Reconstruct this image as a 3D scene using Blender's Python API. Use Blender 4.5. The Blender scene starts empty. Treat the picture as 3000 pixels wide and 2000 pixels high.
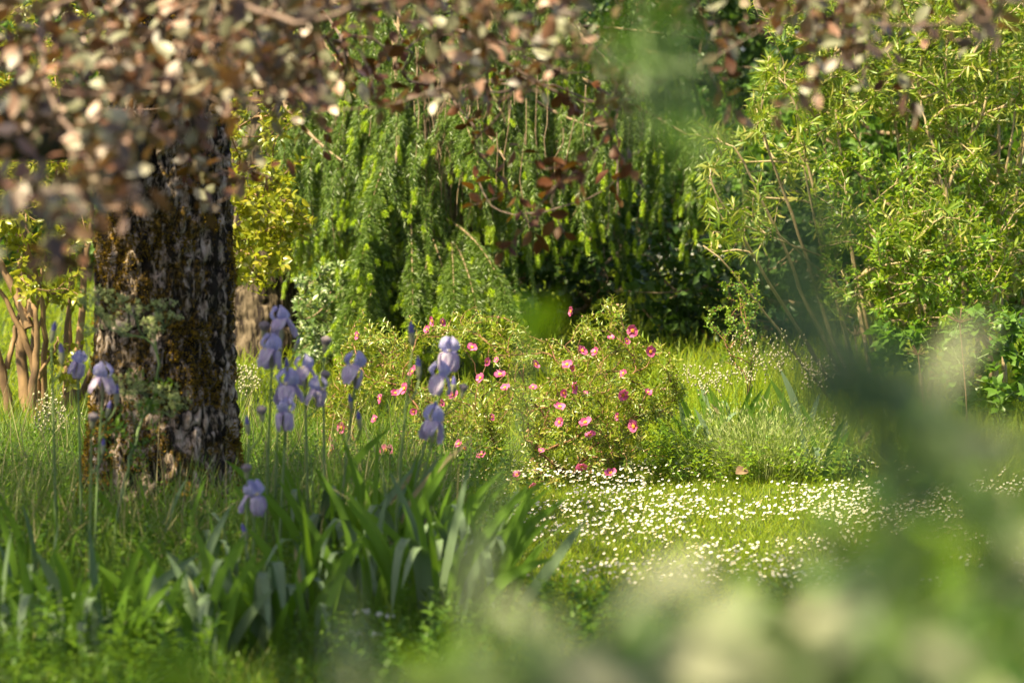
import bpy, math
import numpy as np
from mathutils import Vector, Matrix
rng = np.random.default_rng(11)
C = bpy.context.scene.collection
scn = bpy.context.scene
R = math.radians

# ------------------------------------------------------------------ camera
CAMZ, FPX, HOR = 1.6, 11250.0, 500.0          # eye height, focal length in photo pixels, horizon row
cam = bpy.data.cameras.new('camera')
cam.lens, cam.sensor_width, cam.sensor_fit = 135.0, 36.0, 'HORIZONTAL'
cam.shift_y = -(1000.0 - HOR) / 3000.0
cam.clip_start, cam.clip_end = 0.1, 2000.0
cam.dof.use_dof = True
cam.dof.focus_distance = 19.3
cam.dof.aperture_fstop = 3.3
co = bpy.data.objects.new('camera', cam)
co.location = (0, 0, CAMZ)
co.rotation_euler = (R(90), 0, 0)
C.objects.link(co)
scn.camera = co

# ------------------------------------------------------------------ light
SUN = Vector((-0.40, -0.36, 0.84)).normalized()          # towards the sun: high, to the left, a little behind the viewer
w = bpy.data.worlds.new('World'); scn.world = w; w.use_nodes = True
nt = w.node_tree
bg = nt.nodes['Background']
sky = nt.nodes.new('ShaderNodeTexSky')
sky.sky_type = 'NISHITA'; sky.sun_disc = False
sky.dust_density = 3.5; sky.ozone_density = 0.3; sky.air_density = 0.8
sky.sun_elevation = math.asin(SUN.z)
sky.sun_rotation = math.atan2(SUN.x, SUN.y)
nt.links.new(sky.outputs[0], bg.inputs[0])
bg.inputs[1].default_value = 0.082
sl = bpy.data.lights.new('sun', 'SUN'); sl.energy = 5.0; sl.angle = R(0.5); sl.color = (1.0, 0.86, 0.53)
so = bpy.data.objects.new('sun', sl); C.objects.link(so)
so.rotation_euler = SUN.to_track_quat('Z', 'Y').to_euler()
so.location = (0, 0, 30)
scn.view_settings.view_transform = 'Standard'
scn.view_settings.look = 'None'
scn.view_settings.exposure = 1.5
scn.view_settings.gamma = 1.0
cy = scn.cycles
cy.max_bounces = 6; cy.diffuse_bounces = 3; cy.glossy_bounces = 2; cy.transmission_bounces = 4; cy.transparent_max_bounces = 4
cy.use_denoising = True
cy.caustics_reflective = False; cy.caustics_refractive = False

# ------------------------------------------------------------------ helpers
def P(px, py, Y):
    """point at distance Y seen at photo pixel px, py"""
    return np.array([(px - 1500.0) / FPX * Y, Y, CAMZ - (py - HOR) / FPX * Y])
def gz(x, y):
    y = np.minimum(y, 60.0)
    t = y - 20.5
    return 0.036 * (np.sqrt(t * t + 3.0) + t) - 0.02 + 0.012 * np.sin(1.7 * x + 0.6 * y) * np.sin(0.9 * y + 1.0)
def G(px, Y):
    x = (px - 1500.0) / FPX * Y
    return np.array([x, Y, float(gz(x, Y))])
def nrm(a):
    return a / (np.linalg.norm(a, axis=-1, keepdims=True) + 1e-12)
def frames(d, n):
    y = nrm(d); x = np.cross(y, n); x = nrm(x + 1e-6); z = np.cross(x, y)
    return np.stack([x, y, z], axis=-1)
def rvec(m):
    return nrm(rng.normal(size=(m, 3)))

ORIG = {}
class MB:
    def __init__(self): self.v = []; self.f = []; self.n = 0
    def add(self, V, F, m=0):
        V = np.asarray(V, float).reshape(-1, 3)
        for f in (F if isinstance(F, (list, tuple)) else [F]):
            f = np.asarray(f, int)
            if len(f): self.f.append((f + self.n, np.full(len(f), m, int) if np.isscalar(m) else np.asarray(m)))
        self.v.append(V); self.n += len(V)
    def scatter(self, T, Rm, pos, scale=1.0, m=0):
        V, F = T
        k = len(pos)
        if k == 0: return
        sc = np.asarray(scale, float)
        if sc.ndim == 0: sc = np.full((k, 3), float(sc))
        elif sc.ndim == 1: sc = np.repeat(sc[:, None], 3, 1)
        A = Rm * sc[:, None, :]
        W = np.einsum('mij,kj->mki', A, V) + pos[:, None, :]
        nv = len(V)
        for f in F:
            f = np.asarray(f, int)
            ff = (f[None] + (np.arange(k) * nv)[:, None, None]).reshape(-1, f.shape[1]) + self.n
            self.f.append((ff, np.full(len(ff), m, int)))
        self.v.append(W.reshape(-1, 3)); self.n += k * nv
    def tube(self, pts, rad, sides=5, m=0, cap=False):
        pts = np.asarray(pts, float); k = len(pts)
        rad = np.broadcast_to(np.asarray(rad, float), (k,))
        t = nrm(np.gradient(pts, axis=0))
        ref = np.array([0.31, 0.87, 0.2]) if abs(t[:, 1]).mean() < 0.8 else np.array([1.0, 0.1, 0.2])
        a = nrm(np.cross(t, ref)); b = np.cross(t, a)
        th = np.arange(sides) * 2 * math.pi / sides
        V = pts[:, None] + rad[:, None, None] * (np.cos(th)[None, :, None] * a[:, None] + np.sin(th)[None, :, None] * b[:, None])
        i = np.arange(k - 1)[:, None] * sides; j = np.arange(sides)[None]; j2 = (j + 1) % sides
        F = np.stack([i + j, i + j2, i + sides + j2, i + sides + j], -1).reshape(-1, 4)
        self.add(V, [F], m)
        if cap: self.add(V[-1], [np.array([np.arange(sides)])], m)
    def build(self, name, mats, parent=None, smooth=True, loc=None):
        V = np.concatenate(self.v) if self.v else np.zeros((0, 3))
        o0 = ORIG.get(parent.name, np.zeros(3)) if parent else (np.asarray(loc, float) if loc is not None else np.zeros(3))
        V = V - o0
        me = bpy.data.meshes.new(name)
        me.vertices.add(len(V)); me.vertices.foreach_set('co', V.astype(np.float32).ravel())
        tot = np.concatenate([np.full(len(f), f.shape[1]) for f, _ in self.f])
        lp = np.concatenate([f.ravel() for f, _ in self.f])
        mi = np.concatenate([m for _, m in self.f])
        me.loops.add(len(lp)); me.loops.foreach_set('vertex_index', lp.astype(np.int32))
        me.polygons.add(len(tot)); me.polygons.foreach_set('loop_start', (np.cumsum(tot) - tot).astype(np.int32))
        me.polygons.foreach_set('material_index', mi.astype(np.int32))
        me.polygons.foreach_set('use_smooth', np.full(len(tot), bool(smooth)))
        me.update(calc_edges=True)
        for mt in (mats if isinstance(mats, (list, tuple)) else [mats]): me.materials.append(mt)
        o = bpy.data.objects.new(name, me); C.objects.link(o)
        if parent: o.parent = parent
        else: o.location = o0
        ORIG[o.name] = o0
        return o
def tag(o, label=None, cat=None, group=None, kind=None):
    for k, v in (('label', label), ('category', cat), ('group', group), ('kind', kind)):
        if v: o[k] = v
    return o
def thing(name, label, cat, loc, group=None):
    o = bpy.data.objects.new(name, None); C.objects.link(o)
    o.location = [float(q) for q in loc]; o.empty_display_size = 0.1
    ORIG[o.name] = np.array([float(q) for q in loc])
    return tag(o, label, cat, group)

def vnoise(p, seed=0):
    """smooth value noise on n x 3 points"""
    i = np.floor(p).astype(np.int64); f = p - i; f = f * f * (3 - 2 * f)
    def h(a):
        q = (a[:, 0] * 374761393 + a[:, 1] * 668265263 + a[:, 2] * 2147483647 + seed * 974711) & 0xffffffff
        q = ((q ^ (q >> 13)) * 1274126177) & 0xffffffff
        return ((q ^ (q >> 16)) & 0xffff) / 65535.0
    r = 0
    for dx in (0, 1):
        for dy in (0, 1):
            for dz in (0, 1):
                wgt = (f[:, 0] if dx else 1 - f[:, 0]) * (f[:, 1] if dy else 1 - f[:, 1]) * (f[:, 2] if dz else 1 - f[:, 2])
                r = r + wgt * h(i + np.array([dx, dy, dz]))
    return r

# ---- materials
def nodes(name):
    m = bpy.data.materials.new(name); m.use_nodes = True
    return m, m.node_tree.nodes, m.node_tree.links
def ramp(N, stops, interp='LINEAR'):
    r = N.new('ShaderNodeValToRGB'); e = r.color_ramp; e.interpolation = interp
    while len(e.elements) < len(stops): e.elements.new(0.5)
    for q, (p, c) in zip(e.elements, stops): q.position = p; q.color = (*c, 1)
    return r
def leaf_mat(name, cols, tcol, tfac=0.35, rough=0.45, spec=0.5, coat=0.0):
    """leaf: every leaf takes its own colour along cols; light passes through it in tcol"""
    m, N, L = nodes(name)
    b = N['Principled BSDF']; out = N['Material Output']
    g = N.new('ShaderNodeNewGeometry')
    r = ramp(N, [(i / max(1, len(cols) - 1), c) for i, c in enumerate(cols)])
    L.new(g.outputs['Random Per Island'], r.inputs[0])
    L.new(r.outputs[0], b.inputs['Base Color'])
    b.inputs['Roughness'].default_value = rough
    b.inputs['Specular IOR Level'].default_value = spec
    b.inputs['Coat Weight'].default_value = coat
    b.inputs['Coat Roughness'].default_value = 0.45
    t = N.new('ShaderNodeBsdfTranslucent')
    mx = N.new('ShaderNodeMix'); mx.data_type = 'RGBA'; mx.blend_type = 'MULTIPLY'; mx.inputs[0].default_value = 1.0
    k = ramp(N, [(0, (0.55, 0.55, 0.55)), (1, (1, 1, 1))])
    mu = N.new('ShaderNodeMath'); mu.operation = 'MULTIPLY'; mu.inputs[1].default_value = 7.13
    fr = N.new('ShaderNodeMath'); fr.operation = 'FRACT'
    L.new(g.outputs['Random Per Island'], mu.inputs[0]); L.new(mu.outputs[0], fr.inputs[0]); L.new(fr.outputs[0], k.inputs[0])
    mx.inputs[6].default_value = (*tcol, 1); L.new(k.outputs[0], mx.inputs[7])
    L.new(mx.outputs[2], t.inputs['Color'])
    ms = N.new('ShaderNodeMixShader'); ms.inputs[0].default_value = tfac
    L.new(b.outputs[0], ms.inputs[1]); L.new(t.outputs[0], ms.inputs[2]); L.new(ms.outputs[0], out.inputs['Surface'])
    return m
def petal_veins(m, light):
    N, L = m.node_tree.nodes, m.node_tree.links
    b = N['Principled BSDF']; src = b.inputs['Base Color'].links[0].from_socket
    tc = N.new('ShaderNodeTexCoord'); n = N.new('ShaderNodeTexNoise'); n.inputs['Scale'].default_value = 90; n.inputs['Detail'].default_value = 5
    mp = N.new('ShaderNodeMapping'); mp.inputs['Scale'].default_value = (1, 1, 0.3)
    L.new(tc.outputs['Object'], mp.inputs[0]); L.new(mp.outputs[0], n.inputs['Vector'])
    r = ramp(N, [(0.42, (0, 0, 0)), (0.62, (1, 1, 1))]); L.new(n.outputs[0], r.inputs[0])
    mx = N.new('ShaderNodeMix'); mx.data_type = 'RGBA'; L.new(r.outputs[0], mx.inputs[0]); L.new(src, mx.inputs[6]); mx.inputs[7].default_value = (*light, 1)
    L.new(mx.outputs[2], b.inputs['Base Color'])
    bp = N.new('ShaderNodeBump'); bp.inputs['Strength'].default_value = 0.6; bp.inputs['Distance'].default_value = 0.004
    L.new(n.outputs[0], bp.inputs['Height']); L.new(bp.outputs[0], b.inputs['Normal'])
def plain_mat(name, c1, c2, scale=30.0, rough=0.7, bump=0.0, stretch=(1, 1, 1), spec=0.4):
    m, N, L = nodes(name)
    b = N['Principled BSDF']
    tc = N.new('ShaderNodeTexCoord'); mp = N.new('ShaderNodeMapping'); mp.inputs['Scale'].default_value = stretch
    n = N.new('ShaderNodeTexNoise'); n.inputs['Scale'].default_value = scale; n.inputs['Detail'].default_value = 6
    L.new(tc.outputs['Object'], mp.inputs[0]); L.new(mp.outputs[0], n.inputs['Vector'])
    r = ramp(N, [(0.32, c1), (0.68, c2)]); L.new(n.outputs[0], r.inputs[0]); L.new(r.outputs[0], b.inputs['Base Color'])
    b.inputs['Roughness'].default_value = rough; b.inputs['Specular IOR Level'].default_value = spec
    if bump:
        bp = N.new('ShaderNodeBump'); bp.inputs['Strength'].default_value = bump; bp.inputs['Distance'].default_value = 0.02
        L.new(n.outputs[0], bp.inputs['Height']); L.new(bp.outputs[0], b.inputs['Normal'])
    return m

# ---- leaf shapes (axis along +y, width along x, face along z, length 1)
def leaf_shape(w, nseg=4, peak=0.45, fold=0.25, droop=0.15, tip=1.0):
    t = np.linspace(0, 1, nseg + 1)
    a = peak / (1 - peak)
    prof = (t ** a) * (1 - t) ** tip if False else np.sin(math.pi * t ** (math.log(0.5) / math.log(peak))) ** 0.85
    prof[0] = 0.06; prof[-1] = 0.03
    hw = 0.5 * w * prof
    V = []
    for ti, h in zip(t, hw):
        z = -droop * ti * ti
        V += [(-h, ti, z + fold * h), (0, ti, z), (h, ti, z + fold * h)]
    F = []
    for i in range(nseg):
        q = 3 * i
        F += [(q, q + 1, q + 4, q + 3), (q + 1, q + 2, q + 5, q + 4)]
    return np.array(V), [np.array(F)]
def diamond(w, fold=0.3, droop=0.1):
    V = np.array([(0, 0, 0), (-w / 2, .42, fold * w / 2), (0, .5, -droop * .25), (w / 2, .42, fold * w / 2), (0, 1, -droop)])
    return V, [np.array([(0, 2, 1), (0, 3, 2), (1, 2, 4), (2, 3, 4)])]
def blade_shape(nseg=3, curl=0.3, w=1.0):
    t = np.linspace(0, 1, nseg + 1); V = []; F = []
    for ti in t[:-1]:
        h = 0.5 * w * (1 - ti ** 1.6 * 0.75)
        y = ti - 0.35 * curl * ti ** 2.5; z = curl * ti * ti
        V += [(-h, y, z), (h, y, z)]
    V += [(0, 1 - 0.35 * curl, curl)]
    for i in range(nseg - 1): F.append((2 * i, 2 * i + 1, 2 * i + 3, 2 * i + 2))
    q = 2 * (nseg - 1)
    return np.array(V, float), [np.array(F) if F else np.zeros((0, 4), int), np.array([(q, q + 1, q + 2)])]
OVAL = leaf_shape(0.5, 4, 0.5, 0.3, 0.18)
LANCE = leaf_shape(0.17, 4, 0.45, 0.3, 0.3)
NARROW = diamond(0.27, 0.4, 0.2)
DIA = diamond(0.55, 0.3, 0.15)
DIAL = diamond(0.42, 0.35, 0.2)

# ---- branching: every tip joins the growing skeleton at its cheapest node
def grow(roots, tips, step=0.06, rdirs=None, bend=0.45, wig=0.02, straight=0.8):
    roots = np.atleast_2d(roots); tips = np.asarray(tips)
    maxn = len(roots) + sum(int(4 + 3 * np.min(np.linalg.norm(roots - t, axis=1)) / step) for t in tips)
    N = np.zeros((maxn, 3)); D = np.zeros((maxn, 3)); par = np.full(maxn, -1); n = len(roots)
    N[:n] = roots; D[:n] = np.array([0, 0, 1.0]) if rdirs is None else rdirs
    order = np.argsort([np.min(np.linalg.norm(roots - t, axis=1)) for t in tips])
    tipn = np.zeros(len(tips), int); paths = []
    for k in order:
        d = tips[k] - N[:n]; l = np.linalg.norm(d, axis=1) + 1e-6
        cost = l * (1 + straight * (1 - (d * D[:n]).sum(1) / l))
        p = int(np.argmin(cost)); L = l[p]
        m = max(2, int(math.ceil(L / step)))
        c1 = N[p] + D[p] * L * bend
        tt = (np.arange(1, m + 1) / m)[:, None]
        q = (1 - tt) ** 2 * N[p] + 2 * tt * (1 - tt) * c1 + tt ** 2 * tips[k]
        q[:-1] += rng.normal(size=(m - 1, 3)) * wig * min(L, 1.0)
        ids = np.arange(n, n + m)
        N[ids] = q; prev = np.vstack([N[p], q[:-1]]); D[ids] = nrm(q - prev)
        par[ids] = np.concatenate([[p], ids[:-1]])
        paths.append(np.concatenate([[p], ids])); tipn[k] = ids[-1]; n += m
    cnt = np.zeros(n); cnt[tipn] = 1
    for i in range(n - 1, -1, -1):
        if par[i] >= 0: cnt[par[i]] += cnt[i]
    return N[:n], D[tipn], cnt, paths
def wood(mb, N, cnt, paths, r0, pw=0.42, rmax=0.05, sides=5, m=0):
    rad = np.minimum(r0 * np.maximum(cnt, 1) ** pw, rmax)
    for p in paths:
        r = rad[p].copy(); r[0] = min(r[0], r[1] * 1.15)
        mb.tube(N[p], r, sides, m)
def shoot(mb, T, pos, dirs, n, spacing, size, ang=55, per=2, m=0, jit=0.35, up=0.3, taper=0.35):
    """n whorls of per leaves back from each tip"""
    K = len(pos)
    ref = nrm(np.cross(dirs, rvec(K))); ref2 = np.cross(dirs, ref)
    Ps, Ds, Ns, S = [], [], [], []
    for j in range(n):
        base = pos - dirs * (spacing * (j + 0.15)) 
        a0 = j * (math.pi / per if per > 1 else 2.4)
        for q in range(per):
            a = a0 + q * 2 * math.pi / per + rng.normal(size=K) * jit * 0.6
            rad = np.cos(a)[:, None] * ref + np.sin(a)[:, None] * ref2
            an = np.radians(ang * (0.45 + 0.55 * min(1, (j + 1) / 3.0)) + rng.normal(size=K) * 14)
            d = np.cos(an)[:, None] * dirs + np.sin(an)[:, None] * rad + rvec(K) * jit * 0.3
            Ps.append(base); Ds.append(d); Ns.append(dirs + np.array([0, 0, up]) + rvec(K) * jit)
            S.append(size * (1 - taper * (1 - min(1, (j + 1) / 3.0))) * rng.uniform(0.75, 1.2, K))
    Ps = np.concatenate(Ps); Ds = np.concatenate(Ds); Ns = np.concatenate(Ns); S = np.concatenate(S)
    mb.scatter(T, frames(Ds, Ns), Ps, S, m)
def blob(c, r, k=1):
    pass

def canes(mb, spec, sides=7, m=0, k=16):
    """explicit stems (root, tip, sag direction bend, base radius): drawn, and their nodes handed back for twigs to join"""
    NN, DD = [], []
    for a, b_, bx, r in spec:
        a = np.asarray(a); b_ = np.asarray(b_); t = np.linspace(0, 1, k)[:, None]
        c = a * .5 + b_ * .5 + np.array([bx, 0, 0.05])
        p = (1 - t) ** 2 * a + 2 * t * (1 - t) * c + t * t * b_
        p[1:-1] += 0.012 * np.cumsum(rng.normal(size=(k - 2, 3)), 0) * [1, 1, .3] * 0.6
        mb.tube(p, np.linspace(r, r * .38, k) * (1 + .06 * np.sin(np.arange(k) * 1.9)), sides, m)
        NN.append(p[k // 3:]); DD.append(nrm(np.gradient(p, axis=0))[k // 3:])
    return np.concatenate(NN), np.concatenate(DD)

# ------------------------------------------------------------------ materials
M = {}
M['ground'] = plain_mat('earth', (0.018, 0.030, 0.008), (0.040, 0.060, 0.014), 6.0, 0.95)
M['lawn'] = leaf_mat('lawn blade', [(0.13, 0.24, 0.012), (0.22, 0.32, 0.018), (0.34, 0.38, 0.04)], (0.58, 0.68, 0.03), 0.5, 0.5, 0.3)
M['meadow'] = leaf_mat('meadow blade', [(0.045, 0.11, 0.014), (0.085, 0.17, 0.022), (0.14, 0.22, 0.035), (0.22, 0.23, 0.06)], (0.28, 0.48, 0.025), 0.4, 0.5, 0.35)
M['straw'] = leaf_mat('straw', [(0.24, 0.20, 0.09), (0.38, 0.34, 0.18)], (0.4, 0.38, 0.18), 0.25, 0.6, 0.3)
M['herb'] = leaf_mat('herb leaf', [(0.04, 0.11, 0.008), (0.08, 0.17, 0.012), (0.13, 0.22, 0.016)], (0.25, 0.45, 0.03), 0.38, 0.5, 0.4)
M['iris_leaf'] = leaf_mat('iris leaf', [(0.06, 0.15, 0.012), (0.11, 0.22, 0.02), (0.17, 0.28, 0.035)], (0.32, 0.58, 0.015), 0.4, 0.5, 0.35)
M['iris_pale'] = leaf_mat('bluish iris leaf', [(0.09, 0.17, 0.08), (0.15, 0.23, 0.12), (0.22, 0.28, 0.17)], (0.16, 0.32, 0.06), 0.22, 0.55, 0.35)
M['standard'] = leaf_mat('violet petal', [(0.50, 0.49, 0.84), (0.60, 0.57, 0.88)], (0.55, 0.52, 0.92), 0.5, 0.7, 0.2)
petal_veins(M['standard'], (0.74, 0.72, 0.92))
M['fall'] = leaf_mat('lilac petal', [(0.62, 0.48, 0.80), (0.74, 0.60, 0.86)], (0.65, 0.48, 0.9), 0.45, 0.7, 0.2)
petal_veins(M['fall'], (0.80, 0.74, 0.90))
M['beard'] = plain_mat('beard', (0.75, 0.62, 0.35), (0.85, 0.8, 0.6), 200)
M['wilt'] = leaf_mat('wilted petal', [(0.20, 0.17, 0.22), (0.33, 0.28, 0.30)], (0.3, 0.25, 0.25), 0.2, 0.8, 0.2)
M['bud'] = leaf_mat('bud', [(0.08, 0.07, 0.30), (0.16, 0.14, 0.42)], (0.1, 0.1, 0.4), 0.15, 0.5, 0.4)
M['spathe'] = leaf_mat('spathe', [(0.28, 0.30, 0.16), (0.40, 0.40, 0.28)], (0.35, 0.38, 0.15), 0.2, 0.6, 0.3)
M['stem'] = plain_mat('green stem', (0.10, 0.17, 0.05), (0.17, 0.24, 0.09), 20, 0.5)
M['petal'] = leaf_mat('pink petal', [(0.56, 0.08, 0.25), (0.66, 0.13, 0.33), (0.74, 0.22, 0.42)], (0.80, 0.14, 0.36), 0.35, 0.6, 0.3)
M['spot'] = plain_mat('maroon spot', (0.12, 0.004, 0.02), (0.2, 0.01, 0.04), 80)
M['stamen'] = plain_mat('orange stamens', (0.80, 0.35, 0.02), (0.9, 0.5, 0.05), 300)
M['cistus'] = leaf_mat('rock rose leaf', [(0.08, 0.17, 0.01), (0.17, 0.26, 0.02), (0.27, 0.33, 0.04), (0.38, 0.33, 0.07)], (0.52, 0.62, 0.03), 0.30, 0.33, 0.75)
M['cistus_wood'] = plain_mat('rock rose wood', (0.14, 0.06, 0.035), (0.32, 0.17, 0.09), 40, 0.8)
M['cbud'] = leaf_mat('rock rose bud', [(0.40, 0.32, 0.14), (0.5, 0.28, 0.2), (0.42, 0.40, 0.18)], (0.5, 0.35, 0.15), 0.15, 0.6, 0.3)
M['spruce'] = leaf_mat('old needles', [(0.05, 0.11, 0.012), (0.11, 0.19, 0.025), (0.21, 0.29, 0.06)], (0.25, 0.42, 0.02), 0.22, 0.4, 0.7)
M['tip'] = leaf_mat('new needles', [(0.24, 0.42, 0.01), (0.36, 0.52, 0.02), (0.48, 0.56, 0.03)], (0.60, 0.78, 0.03), 0.35, 0.45, 0.5)
M['bare'] = plain_mat('bare twig', (0.15, 0.10, 0.06), (0.34, 0.25, 0.16), 30, 0.85)
M['oleander'] = leaf_mat('oleander leaf', [(0.07, 0.16, 0.012), (0.16, 0.25, 0.025), (0.26, 0.33, 0.05), (0.42, 0.38, 0.10)], (0.46, 0.60, 0.03), 0.35, 0.42, 0.5)
M['ole_wood'] = plain_mat('oleander stem', (0.27, 0.20, 0.10), (0.46, 0.36, 0.22), 25, 0.7)
M['shiny'] = leaf_mat('shiny green leaf', [(0.06, 0.15, 0.01), (0.13, 0.25, 0.015), (0.26, 0.37, 0.03)], (0.46, 0.62, 0.03), 0.35, 0.4, 0.55)
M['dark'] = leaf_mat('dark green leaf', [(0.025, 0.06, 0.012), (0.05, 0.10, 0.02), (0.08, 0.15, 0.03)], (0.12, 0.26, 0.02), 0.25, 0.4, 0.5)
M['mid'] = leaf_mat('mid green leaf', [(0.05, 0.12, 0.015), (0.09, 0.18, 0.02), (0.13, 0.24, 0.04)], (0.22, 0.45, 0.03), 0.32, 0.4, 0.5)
M['myrtle'] = leaf_mat('golden green leaf', [(0.15, 0.21, 0.015), (0.27, 0.30, 0.02), (0.38, 0.34, 0.03)], (0.55, 0.58, 0.03), 0.40, 0.33, 0.7)
M['myr_wood'] = plain_mat('smooth tan bark', (0.10, 0.06, 0.035), (0.38, 0.24, 0.12), 14, 0.75, 0.4, (1, 1, 0.35))
M['varie'] = leaf_mat('pale edged leaf', [(0.06, 0.13, 0.025), (0.14, 0.22, 0.06), (0.36, 0.42, 0.20)], (0.25, 0.42, 0.06), 0.25, 0.35, 0.7)
M['purple'] = leaf_mat('purple leaf', [(0.03, 0.012, 0.008), (0.04, 0.018, 0.01), (0.17, 0.07, 0.03), (0.15, 0.15, 0.07), (0.21, 0.22, 0.13), (0.27, 0.27, 0.18), (0.38, 0.24, 0.18), (0.28, 0.12, 0.065), (0.05, 0.03, 0.016), (0.025, 0.012, 0.008)], (0.38, 0.18, 0.05), 0.17, 0.5, 0.9, 0.5)  # pale olive stops put leaf gloss and sky sheen into the colour
M['purple_shaded'] = leaf_mat('shaded purple leaf', [(0.06, 0.02, 0.012), (0.12, 0.04, 0.016), (0.13, 0.07, 0.02)], (0.26, 0.12, 0.012), 0.24, 0.5, 0.3)  # purple leaf with shade put into its colour, for the rear sprays
M['purple_twig'] = plain_mat('pinkish brown twig', (0.12, 0.075, 0.06), (0.26, 0.18, 0.15), 30, 0.6)
M['purple_wood'] = plain_mat('brown twig', (0.05, 0.03, 0.022), (0.12, 0.08, 0.06), 20, 0.7)
M['near_pale'] = leaf_mat('waxy grey green leaf', [(0.05, 0.14, 0.012), (0.08, 0.19, 0.02), (0.11, 0.21, 0.05), (0.18, 0.25, 0.12), (0.48, 0.47, 0.30)], (0.32, 0.52, 0.03), 0.25, 0.5, 0.5, 0.15)  # palest stop stands in for sky reflected off the leaf
M['near_green'] = leaf_mat('fresh green leaf', [(0.06, 0.19, 0.006), (0.12, 0.28, 0.008), (0.25, 0.38, 0.012)], (0.36, 0.60, 0.012), 0.45, 0.5, 0.4)
M['blue_green'] = leaf_mat('blue green leaf', [(0.02, 0.06, 0.03), (0.04, 0.09, 0.05), (0.08, 0.13, 0.09)], (0.06, 0.16, 0.06), 0.15, 0.5, 0.6)
M['near_sheen'] = leaf_mat('leaf with painted sheen', [(0.18, 0.22, 0.12), (0.29, 0.31, 0.19), (0.38, 0.38, 0.24)], (0.3, 0.36, 0.15), 0.25, 0.5, 0.5)  # pale sheen of reflected sky put into the leaf colour
M['white'] = leaf_mat('white petal', [(0.78, 0.78, 0.76), (0.86, 0.86, 0.84)], (0.8, 0.8, 0.75), 0.2, 0.7, 0.2)
M['yolk'] = plain_mat('yellow disc', (0.75, 0.42, 0.02), (0.85, 0.55, 0.04), 300)
M['umbel'] = leaf_mat('yellow green umbel', [(0.42, 0.50, 0.20), (0.55, 0.60, 0.28)], (0.5, 0.6, 0.15), 0.2, 0.7, 0.2)
M['lav'] = leaf_mat('grey green stalk', [(0.22, 0.32, 0.08), (0.34, 0.42, 0.13), (0.45, 0.46, 0.24)], (0.45, 0.58, 0.10), 0.35, 0.6, 0.3)
M['briza'] = leaf_mat('pale spikelet', [(0.48, 0.46, 0.28), (0.66, 0.60, 0.44)], (0.6, 0.58, 0.35), 0.3, 0.6, 0.3)
M['dead'] = plain_mat('dry brown', (0.13, 0.08, 0.045), (0.26, 0.17, 0.10), 40, 0.8)

def bark_mat(name, plate, plate2, crack, sx, sz, moss=None, bump=1.0, lo=0.44):
    m, N, L = nodes(name)
    b = N['Principled BSDF']; b.inputs['Roughness'].default_value = 0.85; b.inputs['Specular IOR Level'].default_value = 0.25
    tc = N.new('ShaderNodeTexCoord'); mp = N.new('ShaderNodeMapping'); mp.inputs['Scale'].default_value = (sx, sx, sz)
    L.new(tc.outputs['Object'], mp.inputs[0])
    n1 = N.new('ShaderNodeTexNoise'); n1.inputs['Scale'].default_value = 1.0; n1.inputs['Detail'].default_value = 7; n1.inputs['Roughness'].default_value = 0.62; n1.inputs['Distortion'].default_value = 0.6
    L.new(mp.outputs[0], n1.inputs['Vector'])
    n2 = N.new('ShaderNodeTexNoise'); n2.inputs['Scale'].default_value = 0.45; n2.inputs['Detail'].default_value = 3
    mp2 = N.new('ShaderNodeMapping'); mp2.inputs['Scale'].default_value = (sx, sx, sz * 0.25); mp2.inputs['Location'].default_value = (3.3, 1.7, 0.4)
    L.new(tc.outputs['Object'], mp2.inputs[0]); L.new(mp2.outputs[0], n2.inputs['Vector'])
    h = N.new('ShaderNodeMath'); h.operation = 'MULTIPLY_ADD'; h.inputs[1].default_value = 0.55
    a = N.new('ShaderNodeMath'); a.operation = 'SUBTRACT'; a.inputs[1].default_value = 0.5
    L.new(n2.outputs[0], a.inputs[0]); L.new(a.outputs[0], h.inputs[0]); L.new(n1.outputs[0], h.inputs[2])
    r = ramp(N, [(lo, crack), (lo + 0.05, tuple(0.4 * q for q in plate)), (lo + 0.10, plate), (lo + 0.24, plate2)])
    L.new(h.outputs[0], r.inputs[0])
    col = r.outputs[0]
    if moss:
        mn = N.new('ShaderNodeTexNoise'); mn.inputs['Scale'].default_value = 7.0; mn.inputs['Detail'].default_value = 9; mn.inputs['Roughness'].default_value = 0.8
        L.new(tc.outputs['Object'], mn.inputs['Vector'])
        mr = ramp(N, [(0.50, (0, 0, 0)), (0.57, (1, 1, 1))]); L.new(mn.outputs[0], mr.inputs[0])
        mm = N.new('ShaderNodeTexNoise'); mm.inputs['Scale'].default_value = 60; mm.inputs['Detail'].default_value = 4
        L.new(tc.outputs['Object'], mm.inputs['Vector'])
        mc = ramp(N, [(0.38, (0.015, 0.009, 0.003)), (0.52, moss[0]), (0.70, moss[1])]); L.new(mm.outputs[0], mc.inputs[0])
        mx = N.new('ShaderNodeMix'); mx.data_type = 'RGBA'
        L.new(mr.outputs[0], mx.inputs[0]); L.new(col, mx.inputs[6]); L.new(mc.outputs[0], mx.inputs[7])
        col = mx.outputs[2]
    L.new(col, b.inputs['Base Color'])
    bp = N.new('ShaderNodeBump'); bp.inputs['Strength'].default_value = bump; bp.inputs['Distance'].default_value = 0.02
    L.new(h.outputs[0], bp.inputs['Height']); L.new(bp.outputs[0], b.inputs['Normal'])
    return m
M['bark'] = bark_mat('mossy plated bark', (0.29, 0.22, 0.17), (0.56, 0.46, 0.40), (0.012, 0.008, 0.005), 34, 14, ((0.09, 0.055, 0.008), (0.30, 0.17, 0.015)), 1.0, 0.455)
M['pinebark'] = bark_mat('grey brown bark', (0.12, 0.09, 0.06), (0.19, 0.145, 0.10), (0.02, 0.013, 0.01), 34, 8, None, 0.8, 0.42)
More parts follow.
